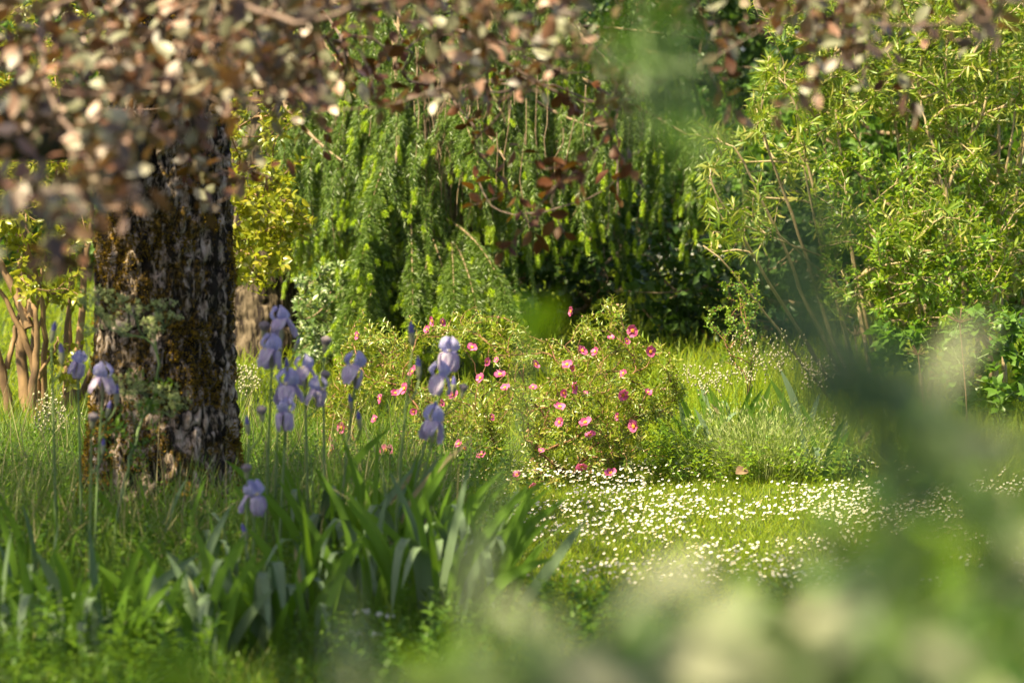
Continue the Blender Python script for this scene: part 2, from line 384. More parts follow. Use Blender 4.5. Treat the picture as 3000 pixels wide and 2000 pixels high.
M['limb'] = bark_mat('dark limb bark', (0.035, 0.02, 0.013), (0.07, 0.045, 0.03), (0.008, 0.005, 0.004), 24, 24, ((0.04, 0.022, 0.005), (0.09, 0.05, 0.01)), 0.8)
M['moss'] = leaf_mat('golden moss', [(0.10, 0.07, 0.008), (0.20, 0.13, 0.012), (0.34, 0.21, 0.02)], (0.3, 0.2, 0.02), 0.25, 0.8, 0.2)

# ------------------------------------------------------------------ ground
def ground():
    xs = np.concatenate([[-400, -150, -60, -25], np.linspace(-12, 12, 81), [25, 60, 150, 400]])
    ys = np.concatenate([[-100, -30, -10], np.linspace(-4, 46, 121), [55, 62, 90, 200, 600, 1500]])
    X, Y = np.meshgrid(xs, ys)
    V = np.stack([X, Y, gz(X, Y)], -1).reshape(-1, 3)
    nx = len(xs); i = np.arange(len(ys) - 1)[:, None] * nx; j = np.arange(nx - 1)[None]
    F = np.stack([i + j, i + j + 1, i + nx + j + 1, i + nx + j], -1).reshape(-1, 4)
    mb = MB(); mb.add(V, [F])
    tag(mb.build('ground', M['ground']), kind='structure')
ground()

# ------------------------------------------------------------------ grass
BL = [blade_shape(3, c) for c in (0.08, 0.25, 0.5, 0.85)]
BS = [blade_shape(2, c) for c in (0.1, 0.3, 0.6)]
def grass(mb, x, y, h, wd, lean=0.25, shapes=BL, m=0):
    k = len(x); pos = np.stack([x, y, gz(x, y) - 0.005], -1)
    h = np.broadcast_to(h, (k,)); wd = np.broadcast_to(wd, (k,))
    d = np.array([0, 0, 1.0]) + rng.normal(size=(k, 3)) * lean * [1, 1, 0.2]
    a = rng.uniform(0, 2 * math.pi, k); n = np.stack([np.cos(a), np.sin(a), 0 * a], -1)
    Rm = frames(d, n); ch = rng.integers(0, len(shapes), k)
    for q, T in enumerate(shapes):
        s = ch == q
        mb.scatter(T, Rm[s], pos[s], np.stack([wd[s], h[s], h[s]], -1), m)
def uni(k, x0, x1, y0, y1):
    return rng.uniform(x0, x1, k), rng.uniform(y0, y1, k)
mb = MB()
x, y = uni(150000, -0.9, 4.2, 11.6, 20.6)
grass(mb, x, y, rng.uniform(0.025, 0.07, len(x)), 0.0045, 0.55, BS)
tag(mb.build('lawn_grass', M['lawn']), 'short yellow green lawn grass among the daisies', 'grass', kind='stuff')
mb = MB()
x, y = uni(42000, -3.2, 0.1, 11.2, 21)
keep = (x < -0.25 + 0.25 * np.sin(3 * y)) & (np.hypot(x + 1.525, y - 16.5) > 0.34)
x, y = x[keep], y[keep]
grass(mb, x, y, rng.uniform(0.3, 1.0, len(x)) * np.interp(y, [11, 12.8, 13.6, 15.4, 17], [.10, .16, .36, .56, .44]), 0.006, 0.3)
x, y = uni(1300, -3.0, -0.2, 14, 20)
keep = np.hypot(x + 1.525, y - 16.5) > 0.4
x, y = x[keep], y[keep]
grass(mb, x, y, rng.uniform(0.35, 0.7, len(x)), 0.004, 0.25, BL, 1)
tag(mb.build('meadow_grass', [M['meadow'], M['straw']]), 'long loose meadow grass round the mossy trunk', 'grass', kind='stuff')
mb = MB()
x, y = uni(80000, -5.5, 6.5, 20, 36)
grass(mb, x, y, rng.uniform(0.06, 0.2, len(x)), 0.009, 0.35)
tag(mb.build('back_lawn_grass', M['lawn']), 'sunlit rough grass under the trees behind', 'grass', kind='stuff')
mb = MB()
x, y = uni(36000, 0.55, 4.4, 19.0, 23.5)
keep = (y > 19.2 + 0.25 * np.sin(5 * x)) & (y > 20.3 - 0.9 * (x - 0.9))
x, y = x[keep], y[keep]
grass(mb, x, y, rng.uniform(0.12, 0.40, len(x)), 0.006, 0.33)
tag(mb.build('border_grass', M['lawn']), 'tall bright grass between the rock rose and the oleander', 'grass', kind='stuff')

mb = MB()
x, y = uni(90000, -16, 16, -3, 44)
keep = ~((x > -3.2) & (x < 4.2) & (y > 11.4) & (y < 21)) & ~((x > -5.5) & (x < 6.5) & (y > 20) & (y < 36)) & (np.hypot(x, y) > 1.2)
x, y = x[keep], y[keep]
grass(mb, x, y, rng.uniform(0.05, 0.16, len(x)), 0.018, 0.5, BS)
tag(mb.build('outer_grass', M['meadow']), 'coarse grass of the garden round about', 'grass', kind='stuff')

# ------------------------------------------------------------------ undergrowth: little leafy weeds
def weeds(mb, x, y, hmin, hmax, size, T, per=7, m=0):
    k = len(x)
    base = np.stack([x, y, gz(x, y)], -1); h = rng.uniform(hmin, hmax, k)
    tips = base + np.stack([rng.normal(size=k) * 0.05, rng.normal(size=k) * 0.05, h], -1)
    d = nrm(tips - base)
    shoot(mb, T, tips, d, per, float(np.mean(h)) / (per + 1), size, 75, 2, m, 0.5, 0.8)
mb = MB()
x, y = uni(2200, -2.6, 0.0, 13.6, 19.5)
keep = np.hypot(x + 1.525, y - 16.5) > 0.5
weeds(mb, x[keep], y[keep], 0.08, 0.34, 0.034, DIA)
x, y = uni(420, -2.2, -1.0, 10.8, 13.4)
weeds(mb, x, y, 0.04, 0.26, 0.045, DIAL, 8)
x, y = uni(500, -2.2, -0.4, 10.8, 13.4)
weeds(mb, x, y, 0.03, 0.16, 0.02, OVAL, 6)
x, y = uni(500, -0.6, 1.0, 11, 14.0)
weeds(mb, x, y, 0.05, 0.2, 0.035, DIA)
x, y = uni(1600, 0.7, 3.0, 19.3, 22.5)
weeds(mb, x, y, 0.06, 0.25, 0.04, DIAL, 7, 1)  # brighter leaf colour stands in for sunlight on these weeds
tag(mb.build('undergrowth', [M['herb'], M['shiny']]), 'low leafy weeds growing through the grass', 'weeds', kind='stuff')

# ------------------------------------------------------------------ old mossy tree: trunk, limb, purple branches, unseen shade crown
def trunk_mesh(mb, cx, cy, z0, z1, rfun, nu, nz, fiss, amp, seed, lean=(0, 0)):
    th = np.arange(nu) * 2 * math.pi / nu; z = np.linspace(z0, z1, nz)
    TH, Z = np.meshgrid(th, z)
    r = rfun(Z) * (1 + 0.05 * np.sin(3 * TH + 1.3) + 0.03 * np.sin(5 * TH + Z * 1.5))
    q = np.stack([np.cos(TH) * r * fiss, np.sin(TH) * r * fiss, Z * fiss * 0.5], -1).reshape(-1, 3)
    q = q + 0.8 * np.stack([vnoise(q * 0.7, seed + 5), vnoise(q * 0.7, seed + 6), vnoise(q * 0.7, seed + 7)], -1)
    n1 = np.abs(vnoise(q, seed) - 0.5) * 2; n2 = vnoise(q * np.array([2.3, 2.3, 3.5]), seed + 1)
    d = (np.minimum(n1 * 2.2, 1.0) - 0.6) * amp + (n2 - 0.5) * amp * 0.9
    r = r + d.reshape(r.shape)
    V = np.stack([cx + lean[0] * (Z - z0) + np.cos(TH) * r, cy + lean[1] * (Z - z0) + np.sin(TH) * r, Z], -1).reshape(-1, 3)
    i = np.arange(nz - 1)[:, None] * nu; j = np.arange(nu)[None]; j2 = (j + 1) % nu
    F = np.stack([i + j, i + j2, i + nu + j2, i + nu + j], -1).reshape(-1, 4)
    mb.add(V, [F])
    return V
TX, TY = -1.525, 16.5
tree = thing('purple_leaved_tree', 'old tree with thick mossy fissured trunk and dark purple leaves overhead', 'tree', (TX, TY, 0))
mb = MB()
rf = lambda Z: 0.285 + 0.02 * np.clip(1.2 - Z, 0, 2) + 0.13 * np.exp(-np.maximum(Z, 0) / 0.24) - 0.035 * np.clip(Z - 1.2, 0, 1) - 0.012 * np.clip(Z - 2.2, 0, 9)
TV = trunk_mesh(mb, TX, TY, -0.1, 2.8, rf, 240, 380, 24, 0.022, 3, (0.012, 0))
mb.build('trunk', M['bark'], tree)
# moss tufts sitting on the bark
s = TV[(TV[:, 1] < TY + 0.1) & (TV[:, 2] < 2.6)]
mn = vnoise(s * 4.5, 21) * 0.6 + vnoise(s * 11, 22) * 0.4
hb = 0.07 * np.exp(-((s[:, 2] - 0.9) / 0.5) ** 2) + 0.05 * np.exp(-((s[:, 2] - 0.3) / 0.35) ** 2)
s = s[mn + hb > 0.56]
s = s[rng.integers(0, len(s), 17000)]
out = nrm((s - np.array([TX, TY, 0])) * [1, 1, 0])
mb = MB()
mb.scatter(DIA, frames(out + rvec(len(s)) * 0.9 + [0, 0, 0.4], rvec(len(s))), s + rvec(len(s)) * 0.006, rng.uniform(0.008, 0.02, len(s)))
mb.build('moss', M['moss'], tree)
# limb towards the viewer's left
mb = MB()
lp = np.array([(-1.66, 16.6, 1.62), (-1.66, 15.2, 1.73), (-1.50, 13.2, 1.74), (-1.44, 11.0, 1.71), (-1.50, 9.4, 1.71), (-1.9, 7.6, 1.95), (-2.4, 6.0, 2.4)])
t = np.linspace(0, 1, 60)
lpi = np.stack([np.interp(t, np.linspace(0, 1, len(lp)), lp[:, k]) for k in range(3)], -1)
for fk in ([(-1.5, 16.5, 2.7), (-1.75, 16.3, 3.3), (-2.9, 15.8, 4.6), (-4.6, 15.2, 6.2)], [(-1.5, 16.45, 2.7), (-1.6, 15.9, 3.3), (-2.2, 14.2, 4.2), (-3.2, 11.5, 5.2)], [(-1.55, 16.5, 2.7), (-1.9, 16.6, 3.2), (-3.2, 17.2, 4.1), (-5.0, 17.6, 5.0)]):
    q = np.array(fk); tt = np.linspace(0, 1, 20); mb.tube(np.stack([np.interp(tt, np.linspace(0, 1, 4), q[:, k]) for k in range(3)], -1), np.linspace(0.17, 0.07, 20), 10)
lpi += 0.01 * np.stack([np.sin(9 * t), 0 * t, np.sin(13 * t)], -1)
mb.tube(lpi, np.interp(t, [0, .05, .12, .5, 1], [0.19, 0.13, 0.105, 0.085, 0.06]), 14)
mb.build('limb', M['limb'], tree)
# leaf sprays that hang into the view: (px range, py range, depth range, how many)
PURP = [((-80, 950), (-90, 300), (9.6, 11.6), 112), ((-60, 620), (250, 430), (9.4, 11.2), 34), ((-60, 260), (500, 820), (8.2, 9.2), 14), ((250, 420), (560, 660), (8.6, 9.4), 5),
        ((560, 1000), (250, 370), (10, 11.5), 16), ((560, 700), (430, 640), (10.5, 12.5), 5), ((900, 1800), (-100, 100), (9.4, 11.5), 40), ((1250, 1900), (100, 310), (9.8, 12), 20),
        ((850, 1500), (40, 330), (12, 14.8), 26), ((1300, 1950), (200, 660), (12.4, 15), 27), ((1460, 1720), (480, 820), (13.2, 14.5), 7),
        ((1850, 2950), (-100, 130), (9.6, 12.4), 48), ((2050, 2700), (100, 350), (9.8, 12.8), 18), ((450, 950), (300, 560), (12.4, 14.6), 12), ((-80, 1050), (-20, 340), (12.2, 15.2), 38)]
tips = []
for (a, b_), (c, d_), (e, f), k in PURP:
    for _ in range(k): tips.append(P(rng.uniform(a, b_), rng.uniform(c, d_), rng.uniform(e, f)))
tips = np.array(tips)
for bi, (lo, hi) in enumerate([(7, 9.9), (9.9, 10.8), (10.8, 12.2), (12.2, 20)]):
    sel = tips[(tips[:, 1] >= lo) & (tips[:, 1] < hi)]
    if not len(sel): continue
    z = (2.8, 2.85, 2.9, 3.0)[bi]; yy = (9.2, 10.3, 11.4, 13.4)[bi]
    # a bough from the trunk runs out over the top of the view
    bx = np.linspace(-1.9, 2.6, 10)
    bough = np.array([[TX, TY - 0.1, 3.0 + 0.25 * bi], [TX - 0.3, (TY + yy) / 2, z + 0.75], [-1.95, yy + 0.5, z + 0.3]] + [[q, yy + 0.25 * math.sin(q * 2 + bi), z + 0.05 * math.sin(3 * q)] for q in bx])
    bl = np.concatenate([np.linspace(bough[i], bough[i + 1], 8, endpoint=False) for i in range(len(bough) - 1)])
    mb = MB(); mb.tube(bl, np.linspace(0.05, 0.010, len(bl)), 7, 1)
    roots = bl[20:]
    N, D, cnt, paths = grow(roots, sel, 0.08, np.tile(np.array([0.35, 0, -0.6]), (len(roots), 1)), 0.3, 0.02, 0.3)
    wood(mb, N, cnt, paths, 0.0022, 0.35, 0.008, 5)
    br = mb.build('branch', [M['purple_twig'], M['purple_wood']], tree)
    mb = MB()
    D = nrm(D + np.array([0.1, 0, -0.35]) + rvec(len(sel)) * 0.35)
    shoot(mb, leaf_shape(0.55, 4, 0.52, 0.22, 0.2), sel, D, (9, 9, 8, 6)[bi], 0.030, 0.063, 62, 1, 0, 0.8, 0.9)
    mb.build('leaves', M['purple' if bi < 3 else 'purple_shaded'], br)
# unseen crown, widened and shaped to throw shade where it is wanted
def shade_crown():
    k = 2100
    c = np.stack([rng.uniform(-9.5, 3.5, k), rng.uniform(-7, 17, k), rng.uniform(3.6, 6.2, k)], -1)
    g = c - np.array(SUN)[None] * ((c[:, 2] - 0.5) / SUN.z)[:, None]
    x, y = g[:, 0], g[:, 1]
    z1 = (x < -0.10) & (x > -4.5) & (y > 11) & (y < 17.9)  # ground zones that the added clumps keep in shade
    z2 = (x > -2.5) & (x < 4.5) & (y > -3) & (y < 14.9)
    z1 &= ~((x > -0.85) & (x < 0.0) & (y > 14.1) & (y < 15.5) & (rng.uniform(size=k) < 0.97))  # opening left so sun reaches the iris blooms
    gap = (x > -0.9) & (x < 3.4) & (y > 9.2) & (y < 13.0)  # opening left so sun reaches the hanging sprays
    c = c[(z1 | (z2 & ((y > 8) | (rng.uniform(size=k) < 0.5)))) & ~gap]
    n = 75
    p = np.repeat(c, n, 0) + rng.normal(size=(len(c) * n, 3)) * [0.33, 0.33, 0.16]
    p = p[p[:, 2] > 3.2]
    mb = MB(); mb.scatter(DIA, frames(rvec(len(p)) + [0, 0, -0.2], rvec(len(p)) * 0.6 + [0, 0, 1]), p, rng.uniform(0.09, 0.15, len(p)))
    mb.build('crown', M['purple'], tree)  # clumps kept only where their shadow is wanted
    mb = MB()
    N, D, cnt, paths = grow(np.array([[-4.6, 15.2, 6.2], [-3.2, 11.5, 5.2]]), c[::3], 0.5, np.array([[-.2, -.8, .3], [.1, -.9, .2]]), 0.3, 0.03, 0.6)
    wood(mb, N, cnt, paths, 0.01, 0.45, 0.16, 6)
    mb.build('shade_crown_limbs', M['purple_wood'], tree)
rng = np.random.default_rng(101)
shade_crown()
rng = np.random.default_rng(102)

# ------------------------------------------------------------------ second trunk
x0 = (760 - 1500) / FPX * 25.5
b2 = thing('conifer_tree', 'straight conifer with grey brown scaly bark behind the mossy trunk', 'tree', (x0, 25.5, gz(x0, 25.5)))
mb = MB()
rf2 = lambda Z: 0.215 + 0.10 * np.exp(-np.maximum(Z - 0.35, 0) / 0.35) - 0.012 * np.clip(Z, 0, 8)
trunk_mesh(mb, x0, 25.5, 0.1, 7.0, rf2, 120, 420, 17, 0.02, 9)
mb.build('trunk', M['pinebark'], b2)

# ------------------------------------------------------------------ weeping spruce
spruce = thing('weeping_spruce', 'weeping spruce with long hanging shoots and bright green new tips', 'tree', (-0.35, 26.8, gz(-.35, 26.8)))
mb = MB()
tz = np.linspace(0.1, 8, 40)
mb.tube(np.stack([-0.35 + 0.03 * np.sin(tz), 26.8 + 0 * tz, tz + 0.3], -1), np.interp(tz, [0, 8], [0.17, 0.06]), 12)
mb.build('trunk', M['pinebark'], spruce)
def needle_twig(mb, p0, p1, sag, ln, step, m, rad=True, wn=0.0050, ring=4, up=0.5):
    """needles round many straight-ish twigs at once: p0, p1 arrays"""
    L = np.linalg.norm(p1 - p0, axis=1); cnt = np.maximum(3, (L / step).astype(int))
    idx = np.repeat(np.arange(len(p0)), cnt); st = np.concatenate([np.arange(c) for c in cnt])
    t = ((st + 0.5) / np.repeat(cnt, cnt))[:, None]
    d = nrm(p1 - p0)[idx]
    base = p0[idx] * (1 - t) + p1[idx] * t + np.array([0, 0, 1.0]) * 0 + sag[idx] * (4 * t * (1 - t))
    for r in range(ring):
        a = rng.uniform(0, 2 * math.pi, len(idx))
        u = nrm(np.cross(d, np.array([0.2, 0.9, 0.3]))); v = np.cross(d, u)
        rad_ = np.cos(a)[:, None] * u + np.sin(a)[:, None] * v
        nd = nrm(d * up + rad_ * 0.9)
        T = (np.array([(-.5, 0, 0), (.5, 0, 0), (0.0, 1, 0)]), [np.array([(0, 1, 2)])])
        l = ln * rng.uniform(0.7, 1.15, len(idx)) * np.clip(1.25 - 0.5 * t[:, 0], 0.5, 1.1)
        mb.scatter(T, frames(nd, rvec(len(idx))), base, np.stack([np.full(len(idx), wn), l, l], -1), m)
def spruce_bough(centers, nper, spread, lmin, lmax, bareprob=0.06):
    """hanging shoots from a bough; needles and their green tips"""
    n = len(centers) * nper
    c = np.repeat(centers, nper, 0) + rng.normal(size=(n, 3)) * spread
    L = rng.uniform(lmin, lmax, n)
    dr = nrm(np.stack([rng.normal(size=n) * 0.16, rng.normal(size=n) * 0.16 - 0.05, -np.ones(n)], -1))
    p1 = c + dr * L[:, None]
    sag = np.stack([rng.normal(size=n) * 0.035, rng.normal(size=n) * 0.035, 0 * L], -1)
    return c, p1, sag, dr, L
# boughs: list of curves (photo pixels, depth) from which the curtain hangs
BOUGH = [[(830, 300, 25.2), (900, 400, 24.8), (1000, 470, 24.6)], [(900, 150, 25.6), (1060, 300, 25.2), (1180, 420, 24.9)], [(1000, -250, 26), (1100, -60, 25.4), (1180, 120, 25.0)],
         [(1180, -100, 25.5), (1160, 150, 25.0), (1150, 350, 24.7)], [(1150, 100, 25.2), (1170, 300, 24.7), (1160, 480, 24.4)], [(1300, -200, 25.8), (1420, 0, 25.4), (1520, 200, 25.2)],
         [(1350, 100, 25.6), (1450, 280, 25.2), (1500, 400, 25.0)], [(1500, -100, 26), (1700, 100, 25.6), (1850, 250, 25.4)], [(1500, 250, 25.6), (1650, 360, 25.3), (1780, 380, 25.1)],
         [(1750, 250, 26), (1900, 330, 25.7), (2060, 420, 25.6)], [(860, 30, 25.8), (950, 120, 25.5), (1040, 250, 25.2)], [(1380, 330, 25.3), (1440, 400, 25.0), (1480, 470, 24.8)],
         [(1200, 400, 25.0), (1190, 520, 24.7), (1180, 620, 24.5)], [(800, 380, 25.8), (880, 410, 25.4), (960, 440, 25.2)], [(1500, 380, 26.4), (1640, 420, 26.2), (1800, 470, 26.2)],
         [(900, 0, 27), (1200, 50, 26.6), (1500, 20, 26.6)], [(1500, 60, 27), (1800, 80, 26.6), (2100, 120, 26.6)], [(850, 300, 26.8), (1150, 380, 26.5), (1500, 360, 26.4)]]
tipA, tipB = [], []
for bi, bc in enumerate(BOUGH):
    pc = np.array([P(*q) for q in bc]); t = np.linspace(0, 1, 22)[:, None]
    cur = (1 - t) ** 2 * pc[0] + 2 * t * (1 - t) * pc[1] + t ** 2 * pc[2]
    mb = MB()
    root = np.array([-0.35, 26.8, pc[0][2] + 0.35])
    mb.tube(np.concatenate([np.linspace(root, pc[0], 6, endpoint=False), cur]), np.concatenate([np.linspace(0.035, 0.018, 6), np.linspace(0.017, 0.006, 22)]), 6)
    br = mb.build('branch', M['bare'], spruce)
    c, p1, sag, dr, L = spruce_bough(cur, 3, np.array([0.10, 0.14, 0.07]), 0.22, 0.80)
    bare = rng.uniform(size=len(c)) < (0.18 if bi in (12, 3, 6) else 0.05)
    mb = MB()
    for q in np.where(rng.uniform(size=len(c)) < 0.3)[0]:
        mb.tube(np.array([c[q], (c[q] + p1[q]) / 2 + sag[q], p1[q]]), 0.0025, 3, 2)
    needle_twig(mb, c[~bare], p1[~bare], sag[~bare], 0.042, 0.0085, 0, up=0.8, ring=6, wn=0.0056)
    has = rng.uniform(size=len(c)) < 0.85
    a = p1[has & ~bare]; dd = dr[has & ~bare]
    ln = rng.uniform(0.05, 0.13, len(a))[:, None]
    needle_twig(mb, a, a + dd * ln, np.zeros_like(a), 0.034, 0.004, 1, ring=7, up=1.0, wn=0.0045)
    # some side tips part way up
    q = np.where(~bare & (rng.uniform(size=len(c)) < 0.35))[0]
    f = rng.uniform(0.3, 0.9, len(q))[:, None]
    a = c[q] * (1 - f) + p1[q] * f; dd = nrm(dr[q] + rvec(len(q)) * 0.6)
    needle_twig(mb, a, a + dd * 0.06, np.zeros_like(a), 0.032, 0.004, 1, ring=6, up=1.0, wn=0.0045)
    mb.build('shoots', [M['spruce'], M['tip'], M['bare']], br)
# the low spreading fans of the skirt: each a rib with drooping side shoots
FAN = [((1180, 560), (1010, 960)), ((1180, 600), (1080, 900)), ((1200, 560), (1210, 930)), ((1230, 640), (1330, 940)), ((1300, 640), (1490, 890)), ((1310, 690), (1400, 930)), ((1290, 700), (1230, 880)), ((1100, 780), (1000, 980)),
       ((1130, 640), (1060, 760)), ((1190, 700), (1130, 1000)), ((1220, 780), (1280, 1000)), ((1320, 700), (1330, 880)), ((1180, 420), (1080, 640)), ((1300, 300), (1400, 480)), ((1150, 820), (1060, 1010)), ((1260, 860), (1180, 1010)), ((1370, 790), (1400, 980))]
for fi, ((ax, ay), (bx, by)) in enumerate(FAN):
    a = P(ax, ay, 24.9); b_ = P(bx, by, 24.0 - 0.1 * (fi % 3)); t = np.linspace(0, 1, 16)[:, None]
    ctl = (a + b_) / 2 + np.array([(b_ - a)[0] * 0.15, -0.1, 0.16])
    rib = (1 - t) ** 2 * a + 2 * t * (1 - t) * ctl + t * t * b_
    mb = MB(); mb.tube(rib, np.linspace(0.010, 0.003, 16), 5)
    br = mb.build('branch', M['bare'], spruce)
    mb = MB()
    c = np.repeat(rib[2:], 9, 0); n = len(c)
    L = rng.uniform(0.10, 0.42, n) * np.interp(np.repeat(t[2:, 0], 9), [0, 1], [1.1, 0.5])
    side = np.where(np.arange(n) % 2 == 0, 1.0, -1.0)
    dr = nrm(np.stack([side * rng.uniform(-0.1, 0.7, n), rng.normal(size=n) * 0.3 - 0.2, -np.ones(n)], -1) + nrm(b_ - a) * 0.35)
    p1 = c + dr * L[:, None]; sag = np.zeros((n, 3)); sag[:, 2] = 0.02
    needle_twig(mb, c, p1, sag, 0.038, 0.0085, 0, up=0.8, ring=6, wn=0.0056)
    needle_twig(mb, rib[:-1], rib[1:], np.zeros((15, 3)), 0.02, 0.005, 0, ring=6)
    has = rng.uniform(size=n) < (0.75 if fi in (5, 6, 11, 3) else 0.35)
    needle_twig(mb, p1[has], p1[has] + dr[has] * 0.05, np.zeros((has.sum(), 3)), 0.032, 0.004, 1, ring=6, up=1.0, wn=0.0045)
    mb.build('shoots', [M['spruce'], M['tip']], br)
# upper crown, out of the picture, added to shade the clearing: tiers of drooping boughs
mb = MB(); k = 900
zz = rng.uniform(3.2, 8.0, k); rr = (8.6 - zz) * 0.42 * np.sqrt(rng.uniform(0.1, 1, k)); aa = rng.uniform(0, 6.283, k)
c = np.stack([-0.35 + rr * np.cos(aa), 26.8 + rr * np.sin(aa), zz], -1)
p1 = c + np.stack([rng.normal(size=k) * .08, rng.normal(size=k) * .08, -rng.uniform(.4, 1.0, k)], -1)
needle_twig(mb, c, p1, np.zeros((k, 3)), 0.07, 0.03, 0, ring=4, wn=0.02)
mb.build('crown', [M['spruce']], spruce)
# bare brown strands
mb = MB()
for k in range(95):
    px = rng.normal(1295, 45) if k < 75 else rng.uniform(900, 1750); py = rng.uniform(120, 420); Lp = rng.uniform(120, 330)
    Y = rng.uniform(24.6, 25.4); a = P(px, py, Y); b_ = P(px + rng.normal(0, 18), py + Lp, Y - 0.05); mid = (a + b_) / 2 + rng.normal(size=3) * 0.03
    mb.tube(np.array([a, (a + mid) / 2 + rng.normal(size=3) * .008, mid, (mid + b_) / 2 + rng.normal(size=3) * .008, b_]), [0.004, .0036, 0.0032, .003, 0.0025], 4)
tag(mb.build('bare_shoots', M['bare'], spruce), kind='stuff')

# ------------------------------------------------------------------ crape myrtle on the left
cm_roots = np.array([G(40, 22.6), G(95, 22.2), G(120, 22.7), G(190, 23.0), G(200, 22.4), G(-40, 22.8), G(-120, 22.5), G(60, 22.9), G(150, 22.3), G(170, 22.8), G(20, 22.3)])
cm = thing('crape_myrtle', 'many stemmed shrub with smooth tan bark and golden green leaves', 'shrub', cm_roots[1])
def rows(spec):
    out = []
    for (a, b_), (c, d_), (e, f), k in spec:
        out.append(np.stack([P(rng.uniform(a, b_), rng.uniform(c, d_), rng.uniform(e, f)) for _ in range(k)]))
    return np.concatenate(out)
tips = rows([((-150, 260), (430, 700), (21.8, 23.4), 230), ((-150, 300), (-100, 430), (22, 23.6), 160), ((20, 250), (690, 900), (21.6, 22.6), 34), ((250, 700), (300, 640), (22.3, 23.4), 70),
             ((640, 850), (480, 830), (21.8, 23), 170), ((800, 935), (600, 700), (22.0, 22.8), 28), ((600, 900), (0, 480), (22, 23.2), 70), ((150, 240), (850, 1150), (22, 22.8), 14)])
mb = MB()
cn = [(G(95, 22.2), P(85, 880, 22.2), 0, 0.032), (P(85, 960, 22.2), P(-60, 600, 22.3), -.05, 0.0310), (P(90, 930, 22.2), P(60, 480, 22.4), .0, 0.0260), (G(120, 22.4), P(-20, 800, 22.3), .12, 0.0279), (G(125, 22.4), P(20, 560, 22.0), .15, 0.0217), (G(85, 22.7), P(78, 500, 22.8), 0, .04),
      (P(100, 1140, 22.4), P(112, 830, 22.3), .02, 0.0136), (P(95, 1050, 22.5), P(160, 420, 22.6), 0, 0.0174), (P(112, 1110, 22.3), P(170, 990, 22.2), .05, 0.0124), (G(190, 22.9), P(200, 440, 22.9), .01, 0.0248), (G(182, 22.6), P(215, 560, 22.7), 0, 0.0186), (G(215, 22.8), P(235, 500, 22.9), 0, .03),
      (G(30, 22.4), P(-90, 760, 22.3), 0, 0.0310), (P(20, 1080, 22.4), P(100, 760, 22.6), .0, 0.0186), (G(225, 23.0), P(700, 480, 22.8), -.2, 0.0217), (P(400, 620, 22.8), P(860, 640, 22.4), .0, 0.0099), (P(500, 560, 22.8), P(760, 330, 22.7), 0, 0.0099), (P(480, 600, 22.8), P(760, 760, 22.4), 0, 0.0087), (G(-40, 22.8), P(-50, 450, 22.8), 0, 0.0248)]
cN, cD = canes(mb, cn)
N, D, cnt, paths = grow(cN, tips, 0.08, cD, 0.4, 0.012, 0.6)
wood(mb, N, cnt, paths, 0.0022, 0.42, 0.012, 5)
mb.build('stems', M['myr_wood'], cm)
mb = MB(); shoot(mb, leaf_shape(0.55, 3, 0.5, 0.35, 0.25), tips, nrm(D + [0, 0, .1] + rvec(len(tips)) * .4), 5, 0.03, 0.062, 60, 2, 0, 0.6, 0.8)
mb.build('leaves', M['myrtle'], cm)

# ------------------------------------------------------------------ oleander on the right
ol_roots = np.array([G(2480, 22.2), G(2520, 22.6), G(2700, 22.0), G(2715, 22.4), G(2760, 22.7), G(2830, 22.6), G(2900, 22.9), G(2960, 22.4), G(3040, 22.6), G(2600, 22.9)])
ol = thing('oleander', 'large oleander with pale cane stems and narrow yellow green leaves', 'shrub', ol_roots[2])
tips = rows([((2030, 2500), (330, 620), (21.4, 23.4), 52), ((2050, 2300), (560, 760), (21.4, 22.6), 16), ((2200, 2600), (-150, 380), (21.6, 23.8), 130), ((2350, 3080), (-200, 330), (21.6, 24), 560),
             ((2650, 3080), (300, 620), (21.4, 23.6), 90), ((2400, 2700), (600, 900), (21.3, 22.2), 30), ((2640, 2820), (600, 760), (21.0, 21.6), 16), ((2900, 3060), (600, 900), (21.6, 23), 24)])
mb = MB()
cn = [(G(2510, 22.2), P(2080, 520, 21.6), -.02, 0.0150), (G(2500, 22.0), P(2060, 720, 21.5), -.03, 0.0120), (G(2530, 22.4), P(2150, 430, 22.0), -.03, 0.0165), (G(2540, 22.3), P(2230, 330, 22.1), -.05, 0.0165), (G(2550, 22.5), P(2300, 250, 22.3), -.05, 0.0165), (G(2560, 22.2), P(2330, 420, 21.8), -.02, 0.0135),
      (G(2570, 22.4), P(2420, 120, 22.6), -.06, 0.0165), (G(2600, 22.6), P(2380, 330, 22.2), 0, 0.0135), (G(2700, 22.0), P(2770, 520, 21.6), .02, 0.0180), (P(2720, 880, 21.8), P(2650, 640, 21.3), -.06, 0.0112), (P(2690, 820, 21.7), P(2740, 640, 21.3), .0, 0.0090), (G(2705, 22.2), P(2640, 230, 22.4), .02, 0.0180),
      (P(2760, 600, 22.0), P(2900, 200, 22.0), .05, 0.0120), (P(2770, 560, 21.9), P(2680, 260, 22.0), -.02, 0.0105), (G(2780, 22.4), P(2760, 60, 22.6), 0, 0.0165), (G(2800, 22.6), P(2860, 120, 22.6), 0, 0.0165), (G(2820, 22.3), P(2960, 250, 22.2), .03, 0.0150), (G(2850, 22.6), P(3010, 330, 22.4), .02, 0.0165),
      (G(2950, 22.5), P(2930, 40, 22.8), 0, 0.0165), (G(2760, 22.7), P(2560, 20, 22.8), 0, 0.0165), (G(2900, 22.9), P(3060, 60, 23), 0, 0.0165), (P(2480, 860, 22), P(2180, 620, 21.5), -.02, 0.0090), (P(2420, 760, 22), P(2110, 640, 21.5), 0, 0.0075), (P(2580, 700, 22.3), P(2480, 330, 21.9), 0, 0.0097)]
